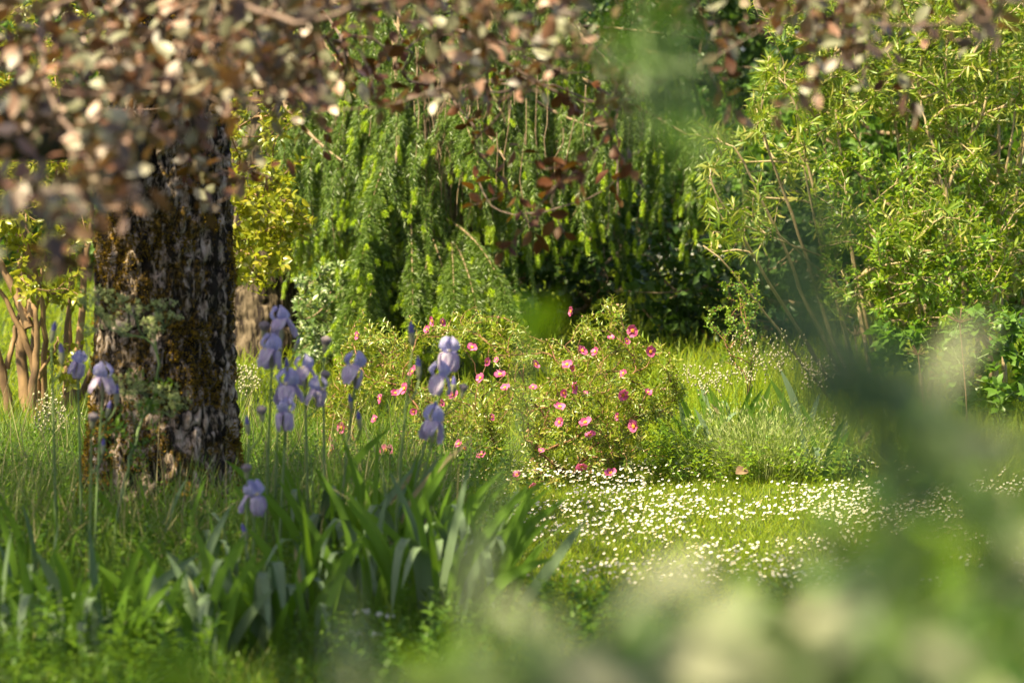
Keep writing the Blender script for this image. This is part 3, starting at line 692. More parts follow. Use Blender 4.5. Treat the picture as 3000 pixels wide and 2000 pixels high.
cN, cD = canes(mb, cn, 6)
N, D, cnt, paths = grow(cN, tips, 0.1, cD, 0.4, 0.01, 0.9)
wood(mb, N, cnt, paths, 0.0032, 0.38, 0.010, 5)
mb.build('stems', M['ole_wood'], ol)
mb = MB(); shoot(mb, LANCE, tips, nrm(D + rvec(len(tips)) * .35), 7, 0.028, 0.088, 46, 3, 0, 0.85, 0.3)
mb.build('leaves', M['oleander'], ol)

# shiny shrub in front of the oleander
sh_root = np.array([G(2640, 21.6), G(2780, 21.7), G(2900, 21.8)])
shr = thing('glossy_shrub', 'dense shrub with small glossy bright green leaves in front of the oleander', 'shrub', sh_root[0])
tips = rows([((2400, 2760), (430, 720), (21.3, 22.2), 220), ((2550, 2960), (650, 960), (21.0, 22.0), 330), ((2780, 3060), (480, 820), (21.8, 22.8), 190), ((2400, 2560), (700, 900), (21.2, 22), 50)])
N, D, cnt, paths = grow(sh_root, tips, 0.08, None, 0.4, 0.02, 0.9)
mb = MB(); wood(mb, N, cnt, paths, 0.0016, 0.42, 0.018, 5)
mb.build('stems', M['ole_wood'], shr)
mb = MB(); shoot(mb, leaf_shape(0.42, 3, 0.45, 0.35, 0.2), tips, nrm(D + [0, -.1, .3] + rvec(len(tips)) * .4), 5, 0.022, 0.05, 58, 2, 0, 0.5, 0.6)
mb.build('leaves', M['shiny'], shr)
# broad leaved plant at the right edge
bp_root = np.array([G(2930, 20.8)])
bpt = thing('broad_leaved_shrub', 'dark low shrub with broad leaves at the foot of the oleander', 'shrub', bp_root[0])
tips = rows([((2780, 3080), (900, 1180), (20.5, 21.3), 110), ((2560, 2800), (940, 1080), (20.9, 21.5), 40)])
N, D, cnt, paths = grow(bp_root, tips, 0.08)
mb = MB(); wood(mb, N, cnt, paths, 0.0015, 0.42, 0.012, 5)
mb.build('stems', M['stem'], bpt)
mb = MB(); shoot(mb, leaf_shape(0.7, 3, 0.45, 0.25, 0.25), tips, nrm(D + [0, -.2, .3] + rvec(len(tips)) * .4), 4, 0.03, 0.075, 65, 2, 0, 0.5, 0.8)
mb.build('leaves', M['mid'], bpt)

# pale edged shrub left of the spruce skirt
vr = np.array([G(930, 25.0), G(980, 24.9)])
vs = thing('variegated_shrub', 'rounded dark shrub with pale edged leaves beside the conifer trunk', 'shrub', vr[0])
tips = rows([((865, 1070), (800, 1050), (24.3, 25.2), 230), ((930, 1060), (770, 860), (24.4, 25.2), 60)])
N, D, cnt, paths = grow(vr, tips, 0.08)
mb = MB(); wood(mb, N, cnt, paths, 0.0016, 0.42, 0.015, 5); mb.build('stems', M['bare'], vs)
mb = MB(); shoot(mb, leaf_shape(0.38, 3, 0.5, 0.3, 0.3), tips, nrm(D + [0, -.3, .3] + rvec(len(tips)) * .4), 4, 0.02, 0.055, 62, 3, 0, 0.4, 0.6)
mb.build('leaves', M['varie'], vs)

# ------------------------------------------------------------------ background trees and shrubs
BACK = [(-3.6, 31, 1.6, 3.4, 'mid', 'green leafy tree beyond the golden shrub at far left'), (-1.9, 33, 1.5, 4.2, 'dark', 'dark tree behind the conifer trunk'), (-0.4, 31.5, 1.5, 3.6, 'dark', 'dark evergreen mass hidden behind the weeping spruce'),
        (0.35, 27.6, 0.62, 1.35, 'dark', 'low dark shrub added for shade right of the spruce skirt'), (0.75, 29.2, 0.55, 1.05, 'dark', 'dark shrub added for shade at the left edge of the far clearing'), (1.35, 26.2, 0.5, 0.75, 'dark', 'low dark bush added for shade behind the quaking grass'), (1.95, 26.6, 0.55, 1.25, 'dark', 'dark upright bush below the oleander canes'), (1.2, 32.3, 0.9, 1.5, 'mid', 'green bush at the back of the far clearing'), (1.6, 35, 1.7, 4.0, 'dark', 'dark tree closing the gap behind the clearing'), (2.5, 31, 1.0, 1.7, 'mid', 'mid green shrub at the right side of the clearing'),  # low dark bushes added here to put shade into the clearing
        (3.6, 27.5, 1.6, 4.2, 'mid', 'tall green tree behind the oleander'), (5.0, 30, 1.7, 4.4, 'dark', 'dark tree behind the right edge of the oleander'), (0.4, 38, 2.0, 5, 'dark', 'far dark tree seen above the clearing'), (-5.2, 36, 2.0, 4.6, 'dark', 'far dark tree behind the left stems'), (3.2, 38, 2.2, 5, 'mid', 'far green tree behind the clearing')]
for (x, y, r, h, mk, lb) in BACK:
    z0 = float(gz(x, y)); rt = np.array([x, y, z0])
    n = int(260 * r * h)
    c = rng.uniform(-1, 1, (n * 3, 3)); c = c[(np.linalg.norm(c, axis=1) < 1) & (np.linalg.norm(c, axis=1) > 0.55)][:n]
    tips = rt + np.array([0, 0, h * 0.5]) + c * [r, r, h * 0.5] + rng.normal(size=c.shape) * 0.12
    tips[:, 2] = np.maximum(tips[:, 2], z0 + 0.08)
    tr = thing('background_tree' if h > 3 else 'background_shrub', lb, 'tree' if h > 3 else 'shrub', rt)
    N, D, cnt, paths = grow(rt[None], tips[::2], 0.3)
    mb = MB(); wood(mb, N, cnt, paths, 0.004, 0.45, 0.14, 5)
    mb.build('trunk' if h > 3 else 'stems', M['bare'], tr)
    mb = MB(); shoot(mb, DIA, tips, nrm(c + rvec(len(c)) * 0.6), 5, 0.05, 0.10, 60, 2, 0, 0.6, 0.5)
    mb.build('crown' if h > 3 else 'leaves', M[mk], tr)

# ------------------------------------------------------------------ rock rose
croot = np.array([G(1640, 19.7), G(1690, 19.6), G(1720, 19.7), G(1560, 19.8), G(1400, 19.7), G(1250, 19.6)])
cis = thing('rock_rose', 'bushy rock rose covered in pink flowers at the edge of the daisy lawn', 'shrub', croot[1])
TOPX = [950, 1000, 1060, 1130, 1190, 1250, 1310, 1370, 1420, 1470, 1510, 1560, 1610, 1650, 1700, 1755, 1800, 1850, 1900, 1950, 1990]
TOPY = [1180, 1000, 905, 945, 925, 965, 935, 855, 930, 940, 905, 985, 985, 950, 925, 868, 862, 945, 1000, 1000, 1080]
BOTX = [950, 1100, 1300, 1500, 1700, 1990]; BOTY = [1340, 1400, 1430, 1440, 1400, 1330]
tips = []
while len(tips) < 1600:
    px = rng.uniform(950, 1990); a = np.interp(px, TOPX, TOPY); b_ = np.interp(px, BOTX, BOTY)
    u = rng.uniform() ** 0.85; py = a + u * (b_ - a)
    ex = min(1, abs(px - 1470) / 530); dep = 0.75 * math.sqrt(max(0.04, 1 - ex * ex)) * math.sqrt(max(0.08, 1 - (1 - u) ** 2 * 0.95))
    q = P(px, py, 19.65)[None] * [7, 0, 7] + [0, 3, 0]
    if vnoise(q, 50)[0] < 0.22 + 0.14 * u: continue
    k = rng.uniform(-1, 1); k = math.copysign(abs(k) ** 0.6, k) if k > 0 else -abs(k) ** 0.45
    tips.append(P(px, py, 19.65 + dep * k))
tips = np.array(tips)
mains = np.array([P(px, np.interp(px, TOPX, TOPY) + 180, 19.6 + rng.uniform(-.3, .3)) for px in np.linspace(1000, 1950, 24)])
N, D, cnt, paths = grow(croot, np.concatenate([mains, tips]), 0.05, None, 0.4, 0.03, 0.9)
mb = MB(); wood(mb, N, cnt, paths, 0.0013, 0.40, 0.016, 5)
mb.build('stems', M['cistus_wood'], cis)
D = nrm(D[len(mains):] + [0, -.1, .25] + rvec(len(tips)) * .35)
mb = MB(); shoot(mb, NARROW, tips, D, 8, 0.018, 0.040, 58, 2, 0, 0.45, 0.4)
mb.build('leaves', M['cistus'], cis)
mb = MB()
BUDT = (np.array([(0, 0, 0), (.3, .35, 0), (0, .35, .3), (-.3, .35, 0), (0, .35, -.3), (0, 1, 0)]), [np.array([(0, 1, 2), (0, 2, 3), (0, 3, 4), (0, 4, 1), (5, 2, 1), (5, 3, 2), (5, 4, 3), (5, 1, 4)])])
s = rng.integers(0, len(tips), 420)
mb.scatter(BUDT, frames(D[s] + rvec(420) * .5, rvec(420)), tips[s] + D[s] * 0.012, rng.uniform(0.012, 0.022, 420))
tag(mb.build('buds', M['cbud'], cis), kind='stuff')
def cistus_flower(seed):
    r = np.random.default_rng(seed); mb = MB()
    for k in range(5):
        a0 = k * 2 * math.pi / 5 + r.normal() * 0.1; nu, nv = 6, 5
        V = np.zeros((nv + 1, nu + 1, 3))
        for i in range(nv + 1):
            v = i / nv; R_ = 0.0335 * v * (1 + 0.05 * r.normal())
            for j in range(nu + 1):
                u = 2 * j / nu - 1; hw = 0.44 * 2 * math.pi / 5 * (0.8 + 0.75 * v * (1.15 - 0.35 * v))
                an = a0 + u * hw; rr = R_ * (1 - 0.12 * u * u * v)
                V[i, j] = (rr * math.cos(an), rr * math.sin(an), 0.010 * v * v + 0.0024 * k * v * u + r.normal() * 0.0030 * v - 0.006 * v * u * u)
        i = np.arange(nv)[:, None] * (nu + 1); j = np.arange(nu)[None]
        F = np.stack([i + j, i + j + 1, i + nu + 2 + j, i + nu + 1 + j], -1).reshape(-1, 4)
        mi = np.zeros(len(F), int); mi[nu + 2:nu + 4] = 1
        V[..., 2] += 0.0006 * k
        mb.add(V, [F], mi)
    return mb
FL = []
for s in range(5):
    mb = cistus_flower(s); o = mb.build('flower', [M['petal'], M['spot']]); FL.append(o.data); C.objects.unlink(o); bpy.data.objects.remove(o)
mb = MB(); k = 40
an = rng.uniform(0, 6.28, k); rr = 0.006 * np.sqrt(rng.uniform(size=k))
mb.scatter(BUDT, frames(np.stack([np.cos(an) * .5, np.sin(an) * .5, np.ones(k)], -1), rvec(k)), np.stack([rr * np.cos(an), rr * np.sin(an), 0.001 + 0 * an], -1), 0.0095)
o = mb.build('stamens', M['stamen']); STAM = o.data; C.objects.unlink(o); bpy.data.objects.remove(o)
FLW = [(1048, 983, 1, -40), (1268, 940, 1.05, 0), (1295, 945, .9, 30), (1252, 965, .8, -30), (1383, 1018, 1, 10), (1210, 1088, .95, -10), (1675, 912, 1, -20), (1855, 968, 1, 10), (1790, 990, .9, 0), (1835, 1000, .9, 30), (1705, 1028, 1, -20),
       (1905, 1030, 1, 20), (1568, 1068, .85, 60), (1662, 1068, .9, 0), (1680, 1078, .9, 20), (1408, 1107, 1, 0), (1465, 1098, 1, -20), (1480, 1136, .9, 0), (1828, 1093, .8, -40), (1186, 1138, 1, 10), (1158, 1152, 1, -10), (1115, 1168, .95, 10),
       (1330, 1157, .9, -30), (1562, 1135, .7, 40), (1680, 1135, 1, 0), (1655, 1150, .95, -20), (1715, 1150, .6, 20), (1824, 1156, 1, 0), (1898, 1150, .8, 50), (1640, 1192, 1.1, 0), (1715, 1238, 1.15, -15), (1730, 1275, 1, 10), (1640, 1236, .8, 0),
       (1858, 1248, 1.05, 5), (1098, 1228, 1, -20), (1002, 1252, .9, -30), (975, 1283, .7, 0), (973, 1322, 1.15, -10), (1130, 1322, 1.15, 5), (1362, 1312, 1, 30), (1345, 1300, .9, -20), (1410, 1333, 1.05, 0), (1262, 1362, .7, 10), (1315, 1340, .8, 0),
       (1704, 1365, .9, 0), (1788, 1385, 1.05, 10), (1515, 1390, .9, -10), (1552, 1425, 1, 10), (1440, 1222, .9, 40), (1212, 1205, .8, -20), (1293, 1180, .7, 20), (1585, 1320, .6, 0), (1425, 1060, .7, 30), (1455, 1055, .6, 0), (1745, 1030, .8, 10), (1810, 1220, .7, -10)]
for i, (px, py, s, tw) in enumerate(FLW):
    a = np.interp(px, TOPX, TOPY); b_ = np.interp(px, BOTX, BOTY); u = np.clip((py - a) / (b_ - a), 0.02, 1)
    ex = min(1, abs(px - 1470) / 530); dep = 0.75 * math.sqrt(max(0.04, 1 - ex * ex)) * math.sqrt(max(0.08, 1 - (1 - u) ** 2 * 0.95))
    p = P(px, py, 19.65 - dep - rng.uniform(0.07, 0.13))
    o = bpy.data.objects.new('flower', FL[i % 5]); C.objects.link(o); o.parent = cis
    o.location = Vector(p - ORIG[cis.name])
    d = Vector((math.sin(R(tw)) * 1.0 + rng.normal() * 0.8 - 0.2, -0.75, 0.5 + rng.normal() * 0.6))
    o.rotation_euler = d.to_track_quat('Z', 'Y').to_euler(); o.rotation_euler.rotate_axis('Z', rng.uniform(0, 6))
    s *= rng.uniform(.68, 1.02); o.scale = (s, s * rng.uniform(.75, 1.05), s)
    c_ = bpy.data.objects.new('stamens', STAM); C.objects.link(c_); c_.parent = o

# ------------------------------------------------------------------ daisies
def daisy():
    mb = MB(); k = 16; a = np.arange(k) * 2 * math.pi / k
    d = np.stack([np.cos(a), np.sin(a), 0.12 + 0 * a], -1)
    mb.scatter(diamond(0.42, 0.1, -0.05), frames(d, np.tile([0, 0, 1.0], (k, 1))), d * 0.002 + [0, 0, 0], 0.0115, 0)
    mb.tube(np.array([(0, 0, 0), (0.001, 0.004, -0.04), (0, 0.02, -0.085)]), 0.0009, 3, 1)
    me = mb.build('daisy', [M['white'], M['stem']])
    cb = MB(); th = np.arange(8) * math.pi / 4
    V = np.concatenate([np.stack([0.0042 * np.cos(th), 0.0042 * np.sin(th), 0 * th + 0.0004], -1), np.stack([0.0028 * np.cos(th), 0.0028 * np.sin(th), 0 * th + 0.0028], -1), [[0, 0, 0.0034]]])
    i = np.arange(8); j = (i + 1) % 8
    cb.add(V, [np.stack([i, j, j + 8, i + 8], -1), np.stack([i + 8, j + 8, i * 0 + 16], -1)])
    return mb, me, cb
dmb, d0, cb = daisy()
disc = cb.build('flower_centre', M['yolk'], d0)
dn = 9500
dx = rng.uniform(-0.55, 2.75, dn); dy = 14.2 + rng.uniform(0, 1, dn) ** 1.0 * 6.2
dens = vnoise(np.stack([dx * 1.8, dy * 1.1, 0 * dx], -1), 40) * 0.8 + vnoise(np.stack([dx * 5, dy * 3, 0 * dx], -1), 41) * 0.4
px = dx / dy * FPX + 1500
keep = (rng.uniform(size=dn) < 1 / (1 + np.exp(-(dens - 0.54) * 16))) & (px > 1270 + np.maximum(0, (16.0 - dy)) * 60) & (dy < 19.75 + 0.35 * np.clip((px - 1900) / 400, 0, 1.0) - 0.5 * (px < 1500))
dx, dy = dx[keep], dy[keep]
order = np.argsort(dy); dx, dy = dx[order], dy[order]
dx = np.concatenate([[(470 - 1500) / FPX * 11.3, (520 - 1500) / FPX * 11.6, (935 - 1500) / FPX * 11.8, (1630 - 1500) / FPX * 14.5], dx]); dy = np.concatenate([[11.3, 11.6, 11.8, 14.5], dy])
n = len(dx)
hh = rng.uniform(0.075, 0.115, n)
tilt = nrm(np.array([-0.22, -0.30, 1.0]) + rng.normal(size=(n, 3)) * 0.28)
sc = rng.uniform(0.40, 0.64, n)
near = list(range(4)) + list(4 + rng.permutation(n - 4)[:296])
for c_, i in enumerate(near):
    o = d0 if c_ == 0 else d0.copy()
    if c_: 
        C.objects.link(o); q = disc.copy(); C.objects.link(q); q.parent = o
    o.location = (dx[i], dy[i], float(gz(dx[i], dy[i])) + hh[i])
    o.rotation_euler = Vector(tilt[i]).to_track_quat('Z', 'Y').to_euler(); o.scale = [sc[i]] * 3
    tag(o, 'small white daisy with a yellow centre in the lawn', 'daisy', 'daisies in the lawn')
rest = np.setdiff1d(np.arange(n), near)
mb = MB()
Rm = frames(np.stack([tilt[rest, 0] * 0, tilt[rest, 2], -tilt[rest, 1]], -1), tilt[rest])
Vd = np.concatenate(dmb.v); 
pos = np.stack([dx[rest], dy[rest], gz(dx[rest], dy[rest]) + hh[rest]], -1)
q4 = [f for f, m_ in dmb.f if f.shape[1] == 4]; q3 = [f for f, m_ in dmb.f if f.shape[1] == 3]
for src, mat in ((dmb, None), (cb, 2)):
    Vv = np.concatenate(src.v)
    for f, mi in src.f:
        used = np.unique(f); remap = np.zeros(len(Vv), int); remap[used] = np.arange(len(used))
        mb.scatter((Vv[used], [remap[f]]), Rm, pos, sc[rest], int(mi[0]) if mat is None else mat)
tag(mb.build('daisies', [M['white'], M['stem'], M['yolk']]), 'further white daisies spread through the lawn grass', 'daisies', 'daisies in the lawn', 'stuff')

x = rng.uniform(0.85, 1.75, 170); y = rng.uniform(29.6, 31.2, 170)
mb = MB(); tq = nrm(np.array([-.3, -.7, .7]) + rng.normal(size=(170, 3)) * .3)
V4 = np.array([(math.cos(a), math.sin(a), 0) for a in np.arange(8) * math.pi / 4])
mb.scatter((V4, [np.array([range(8)])]), frames(np.cross(tq, [1.0, .1, 0]), tq), np.stack([x, y, gz(x, y) + rng.uniform(.12, .3, 170)], -1), rng.uniform(.005, .011, 170))
tag(mb.build('wildflowers', M['white']), 'small white wildflowers in a sunny patch of the far clearing', 'flowers', kind='stuff')

# ------------------------------------------------------------------ irises
rng = np.random.default_rng(103)
def grid(fn, nu, nv):
    V = np.array([[fn(2 * j / nu - 1, i / nv) for j in range(nu + 1)] for i in range(nv + 1)]).reshape(-1, 3)
    i = np.arange(nv)[:, None] * (nu + 1); j = np.arange(nu)[None]
    return V, [np.stack([i + j, i + j + 1, i + nu + 2 + j, i + nu + 1 + j], -1).reshape(-1, 4)]
def standard_fn(a0, s):
    def f(u, v):
        w_ = 0.034 * math.sin(math.pi * (v * 0.80 + 0.14)) ** 0.7
        r_ = 0.008 + 0.030 * math.sin(math.pi * min(1, v * 0.98)) ** 0.8
        z = 0.005 + 0.066 * v - 0.012 * u * u * v + 0.004 * math.sin(8 * u + 2 * s) * v
        an = a0 + u * w_ / (r_ + 0.010) + 0.05 * math.sin(5 * v + s)
        r2 = r_ + (0.0055 * math.sin(9 * u + 6 * v + s) + 0.003 * math.sin(17 * u + s)) * v
        return (r2 * math.cos(an), r2 * math.sin(an), z)
    return f
def fall_fn(a0, s):
    def f(u, v):
        w_ = 0.030 * math.sin(math.pi * (v * 0.78 + 0.12)) ** 0.8
        r_ = 0.006 + 0.040 * math.sin(min(v * 1.9, 1.55)) - 0.004 * max(0, v - 0.7)
        z = 0.004 + 0.016 * math.sin(min(math.pi, v * 5.5)) - 0.072 * max(0, v - 0.18) ** 1.25 - 0.004 * u * u
        t = u * w_ * (1 + 0.0)
        r2 = r_ + 0.0065 * math.sin(8 * u + 7 * v + s) * v - 0.008 * u * u
        return (r2 * math.cos(a0) - t * math.sin(a0), r2 * math.sin(a0) + t * math.cos(a0), z)
    return f
STD, FALL = [], []
for v_ in range(4):
    mb = MB()
    for k in range(3): mb.add(*grid(standard_fn(k * 2.094 + 0.5 + rng.normal() * .12, k * 1.7 + v_ * 2.3), 12, 10))
    o = mb.build('flower', M['standard']); STD.append(o.data); bpy.data.objects.remove(o)
    mb = MB(); mb.add(*grid(fall_fn(0, 0.4 + v_ * 1.9), 10, 12)); o = mb.build('fall_petal', M['fall']); FALL.append(o.data); bpy.data.objects.remove(o)
mb = MB()
k = 50; tt = rng.uniform(0, 1, k)
mb.scatter(BUDT, frames(np.stack([0.3 + 0 * tt, rng.normal(size=k) * .5, np.ones(k)], -1), rvec(k)), np.stack([0.012 + 0.022 * tt, rng.normal(size=k) * 0.002, 0.012 + 0.006 * np.sin(3 * tt)], -1), 0.007)
o = mb.build('beard', M['beard']); BEARD = o.data; bpy.data.objects.remove(o)
def spindle(n, prof, mats):
    mb = MB(); z = np.linspace(0, 1, n); r = np.interp(z, *prof)
    mb.tube(np.stack([0.0 * z, 0.03 * np.sin(3 * z) * 0.1, z], -1), r, 8)
    me = mb.build('bud', mats); d = me.data; bpy.data.objects.remove(me)
    mi = np.array([0 if (k // 8) < (n - 1) * 0.45 else 1 for k in range(len(d.polygons))], np.int32); d.polygons.foreach_set('material_index', mi)
    return d
BUD = spindle(10, ([0, .2, .4, .55, .8, 1], [.05, .13, .14, .13, .11, .012]), [M['spathe'], M['bud']])
WILT = spindle(9, ([0, .2, .4, .55, .75, .9, 1], [.06, .16, .15, .24, .34, .28, .05]), [M['spathe'], M['wilt']])
SP = spindle(8, ([0, .25, .6, 1], [.07, .15, .12, .02]), [M['spathe'], M['spathe']])
def iris(label, Y, base_px, items, lean=0.0):
    b_ = G(base_px, Y)
    t = thing('bearded_iris', label, 'iris', b_, 'bearded irises in the bed')
    tops = []
    for (px, py, kind, s) in items: tops.append(P(px, py, Y + rng.uniform(-.06, .06)))
    mb = MB()
    main = tops[0] - [0, 0, 0.06]
    tt = np.linspace(0, 1, 14)[:, None]; ctl = np.array([b_[0] * .75 + main[0] * .25, Y, main[2] * 0.55])
    st = (1 - tt) ** 2 * b_ + 2 * tt * (1 - tt) * ctl + tt * tt * main
    mb.tube(st, np.linspace(0.0065, 0.004, 14), 7)
    for q in tops[1:]:
        e = q - [0, 0, 0.05]; k = int(np.clip(np.searchsorted(st[:, 2], e[2] - 0.10), 2, 12))
        s0 = st[k]; c1 = s0 + np.array([(e - s0)[0] * 0.8, 0, (e - s0)[2] * 0.3])
        mb.tube(np.array([(1 - f) ** 2 * s0 + 2 * f * (1 - f) * c1 + f * f * e for f in np.linspace(0, 1, 7)]), np.linspace(0.004, 0.003, 7), 6)
    mb.build('stem', M['stem'], t)
    for q, (px, py, kind, s) in zip(tops, items):
        loc = Vector(q - b_)
        def part(me, name, par, l, rot, sc):
            o = bpy.data.objects.new(name, me); C.objects.link(o); o.parent = par; o.location = l; o.rotation_euler = rot; o.scale = [sc] * 3
            return o
        if kind == 'f':
            rz = rng.uniform(0, 6.28)
            fl = part(STD[rng.integers(4)], 'flower', t, loc, (rng.normal() * .12, rng.normal() * .12, rz), s * 1.0)
            for k in range(3):
                fp = part(FALL[rng.integers(4)], 'fall_petal', fl, (0, 0, 0), (0, rng.normal() * .25, k * 2.094 - 0.5), rng.uniform(.9, 1.08))
                part(BEARD, 'beard', fl, (0, 0, 0), (0, 0, k * 2.094 - 0.5), 1)
            part(SP, 'spathe', t, loc - Vector((0, 0, 0.062)), (0, 0, 0), 0.07)
        elif kind == 'b': part(BUD, 'bud', t, loc - Vector((0, 0, 0.05)), (rng.normal() * .1, rng.normal() * .15, 0), 0.085 * s)
        else: part(WILT, 'wilted_flower', t, loc - Vector((0, 0, 0.04)), (rng.normal() * .15, rng.normal() * .2, 0), 0.07 * s)
iris('violet iris with a bud close beside it in front of the mossy trunk', 14.4, 275, [(300, 1115, 'f', 1), (340, 1150, 'b', 1), (312, 1185, 'b', .8)])
iris('pale blue iris half hidden at the left edge of the mossy trunk', 15.0, 240, [(228, 1068, 'f', .8)])
iris('tall unopened iris with slim dark buds left of the mossy trunk', 14.2, 165, [(150, 965, 'b', 1), (182, 1030, 'b', 1)])
iris('iris with a small withered bloom low against the trunk', 13.8, 262, [(268, 1225, 'w', .9), (300, 1290, 'b', .7)])
iris('tallest violet iris of the group before the conifer trunk with lilac falls', 14.6, 800, [(825, 950, 'f', 1), (772, 962, 'w', 1), (862, 990, 'b', .7)])
iris('violet iris just below the tallest bloom of the group', 14.4, 775, [(796, 1035, 'f', 1.05), (842, 1065, 'b', .9)])
iris('lilac blue iris carrying a second fading bloom beneath the first', 14.2, 815, [(843, 1140, 'f', 1.1), (832, 1215, 'f', .9)])
iris('two flowered violet iris on the right of the crowded group', 14.5, 905, [(893, 1090, 'f', .95), (930, 1150, 'f', .9)])
iris('lone violet iris with broad lilac fall left of the rock rose', 14.4, 985, [(1040, 1085, 'f', 1.05), (1030, 1165, 'b', .8), (1056, 1220, 'b', .9)])
iris('sunlit white and violet iris with a darker bloom below before the rock rose', 14.5, 1165, [(1315, 1040, 'f', 1), (1290, 1112, 'f', 1), (1330, 1120, 'b', .9), (1352, 1135, 'w', .8)])
iris('violet iris standing low before the rock rose', 14.2, 1185, [(1268, 1245, 'f', 1.05), (1262, 1190, 'b', .9)])
iris('slim iris stalk with only dark closed buds before the rock rose', 14.0, 1150, [(1208, 975, 'b', 1.1), (1228, 1070, 'b', 1)])
iris('small lavender iris low in the grass with a pale bud stalk', 13.4, 738, [(745, 1462, 'f', .95), (722, 1370, 'w', .8), (722, 1545, 'b', .8)])
iris('iris stalk ending in a grey withered bloom above the grass', 14.8, 950, [(948, 1005, 'w', 1), (945, 1100, 'w', .9)])
iris('short iris stalk with a shrivelled dark blue bloom', 13.9, 720, [(728, 1235, 'b', .9), (770, 1205, 'w', .9)])

LEAFN = 12
def sword(mb, base, az, tilt, L, W, bend, at, m, flat=False):
    """iris leaf: sword blade leaning by tilt in direction az, folding over by bend radians at fraction at"""
    s = np.linspace(0, 1, LEAFN + 1); out = np.array([math.cos(az), math.sin(az), 0]); side = np.array([-math.sin(az), math.cos(az), 0])
    ang = tilt + bend / (1 + np.exp(-(s - at) * 26)) + 0.25 * s * s
    d = np.sin(ang)[:, None] * out + np.cos(ang)[:, None] * np.array([0, 0, 1.0])
    p = base + np.concatenate([[np.zeros(3)], np.cumsum((d[:-1] + d[1:]) / 2 * L / LEAFN, 0)])
    w_ = 0.5 * W * np.clip(np.interp(s, [0, .15, .55, .85, 1], [.75, 1, 1, .6, .02]), .01, 1)
    nn = np.cross(side, d); sd = np.broadcast_to(side, nn.shape)
    if flat: nn, sd = sd, nn
    V = np.stack([p - sd * w_[:, None], p + nn * (w_ * 0.18)[:, None], p + sd * w_[:, None]], 1).reshape(-1, 3)
    i = np.arange(LEAFN)[:, None] * 3; j = np.arange(2)[None]
    mb.add(V, [np.stack([i + j, i + j + 1, i + j + 4, i + j + 3], -1).reshape(-1, 4)], m)
def fan(label, group, px, Y, n, L, W, faz, spread, lean, pbend, pale):
    b_ = G(px, Y)
    t = thing('iris_leaf_fan', label, 'iris leaves', b_, group)
    for k in range(n):
        u = (k - (n - 1) / 2) / max(1, (n - 1) / 2)
        mb = MB()
        az = faz if u > 0 else faz + math.pi
        ti = abs(u) * spread + rng.normal() * 0.12
        leafL = L * rng.uniform(0.6, 1.12) * (1 - 0.18 * abs(u))
        bent = rng.uniform() < pbend
        # leaf faces turn edge-on or flat-on to the fan, lean shifts the whole fan
        az2 = az + rng.normal() * 0.5
        ln = np.array([math.cos(az2), math.sin(az2)]) * math.tan(min(ti, .9)) + np.array(lean)
        ti2 = math.atan(np.hypot(*ln)); az3 = math.atan2(ln[1], ln[0])
        if bent: az3 = -math.pi / 2 + rng.normal() * 0.7; ti2 = abs(rng.normal()) * 0.15 + 0.05
        sword(mb, b_ + np.array([math.cos(faz), math.sin(faz), 0]) * u * 0.05, az3, ti2, leafL * (1.15 if bent else 1), W * rng.uniform(.8, 1.1), rng.uniform(2.1, 2.8) if bent else rng.uniform(-.15, .45), rng.uniform(.5, .72), 0, not bent)
        mb.build('leaf', M['straw'] if rng.uniform() < .02 else M['iris_pale'] if bent or rng.uniform() < pale else M['iris_leaf'], t)
for k in range(23):
    px = 860 + 560 * (k / 22) + rng.normal() * 25; Y = rng.uniform(13.2, 14.6)
    fan('upright fan of green sword leaves in the thick of the iris bed', 'upright iris leaf fans', px, Y, 7, rng.uniform(.54, .76), .040, rng.uniform(-.4, .4) + rng.integers(0, 2) * math.pi, .32, (0.04 + rng.normal() * .10 + 0.20 * max(0, (px - 1150) / 300), -.05), .16, .14)
for k in range(22):
    px = 90 + 830 * (k / 21) + rng.normal() * 20; Y = rng.uniform(12.3, 13.3)
    fan('fan of bluish iris leaves with tips folded over at the front of bed', 'iris leaf fans with folded tips', px, Y, 7, rng.uniform(.36, .54), .042, rng.uniform(-.5, .5) + rng.integers(0, 2) * math.pi, .35, (rng.normal() * .14, -.12), .3, .12)
for k in range(6):
    px = [60, 150, -20, 640, 560, 420][k]; Y = [13.5, 13.9, 12.6, 13.8, 14.6, 14.9][k]
    fan('narrow iris leaf fan half sunk in meadow grass', 'iris fans in the meadow grass', px, Y, 5, .5, .034, rng.uniform(-.5, .5), .2, (0, -.05), .2, .4)
for k, (px, Y, L) in enumerate([(2090, 19.9, .42), (2150, 20.2, .5), (2250, 20.0, .45), (2290, 19.8, .45), (2350, 20.3, .5), (2440, 20.0, .4), (2400, 19.6, .4), (2020, 20.4, .42), (2120, 20.6, .45), (2200, 20.3, .5), (2060, 20.8, .45)]):
    fan('sunlit iris leaf fan beyond the daisies right of the rock rose', 'iris fans beyond the daisies', px, Y, 5, L, .045, rng.uniform(-.4, .4), .3, (rng.normal() * .08, 0), .15, .2)

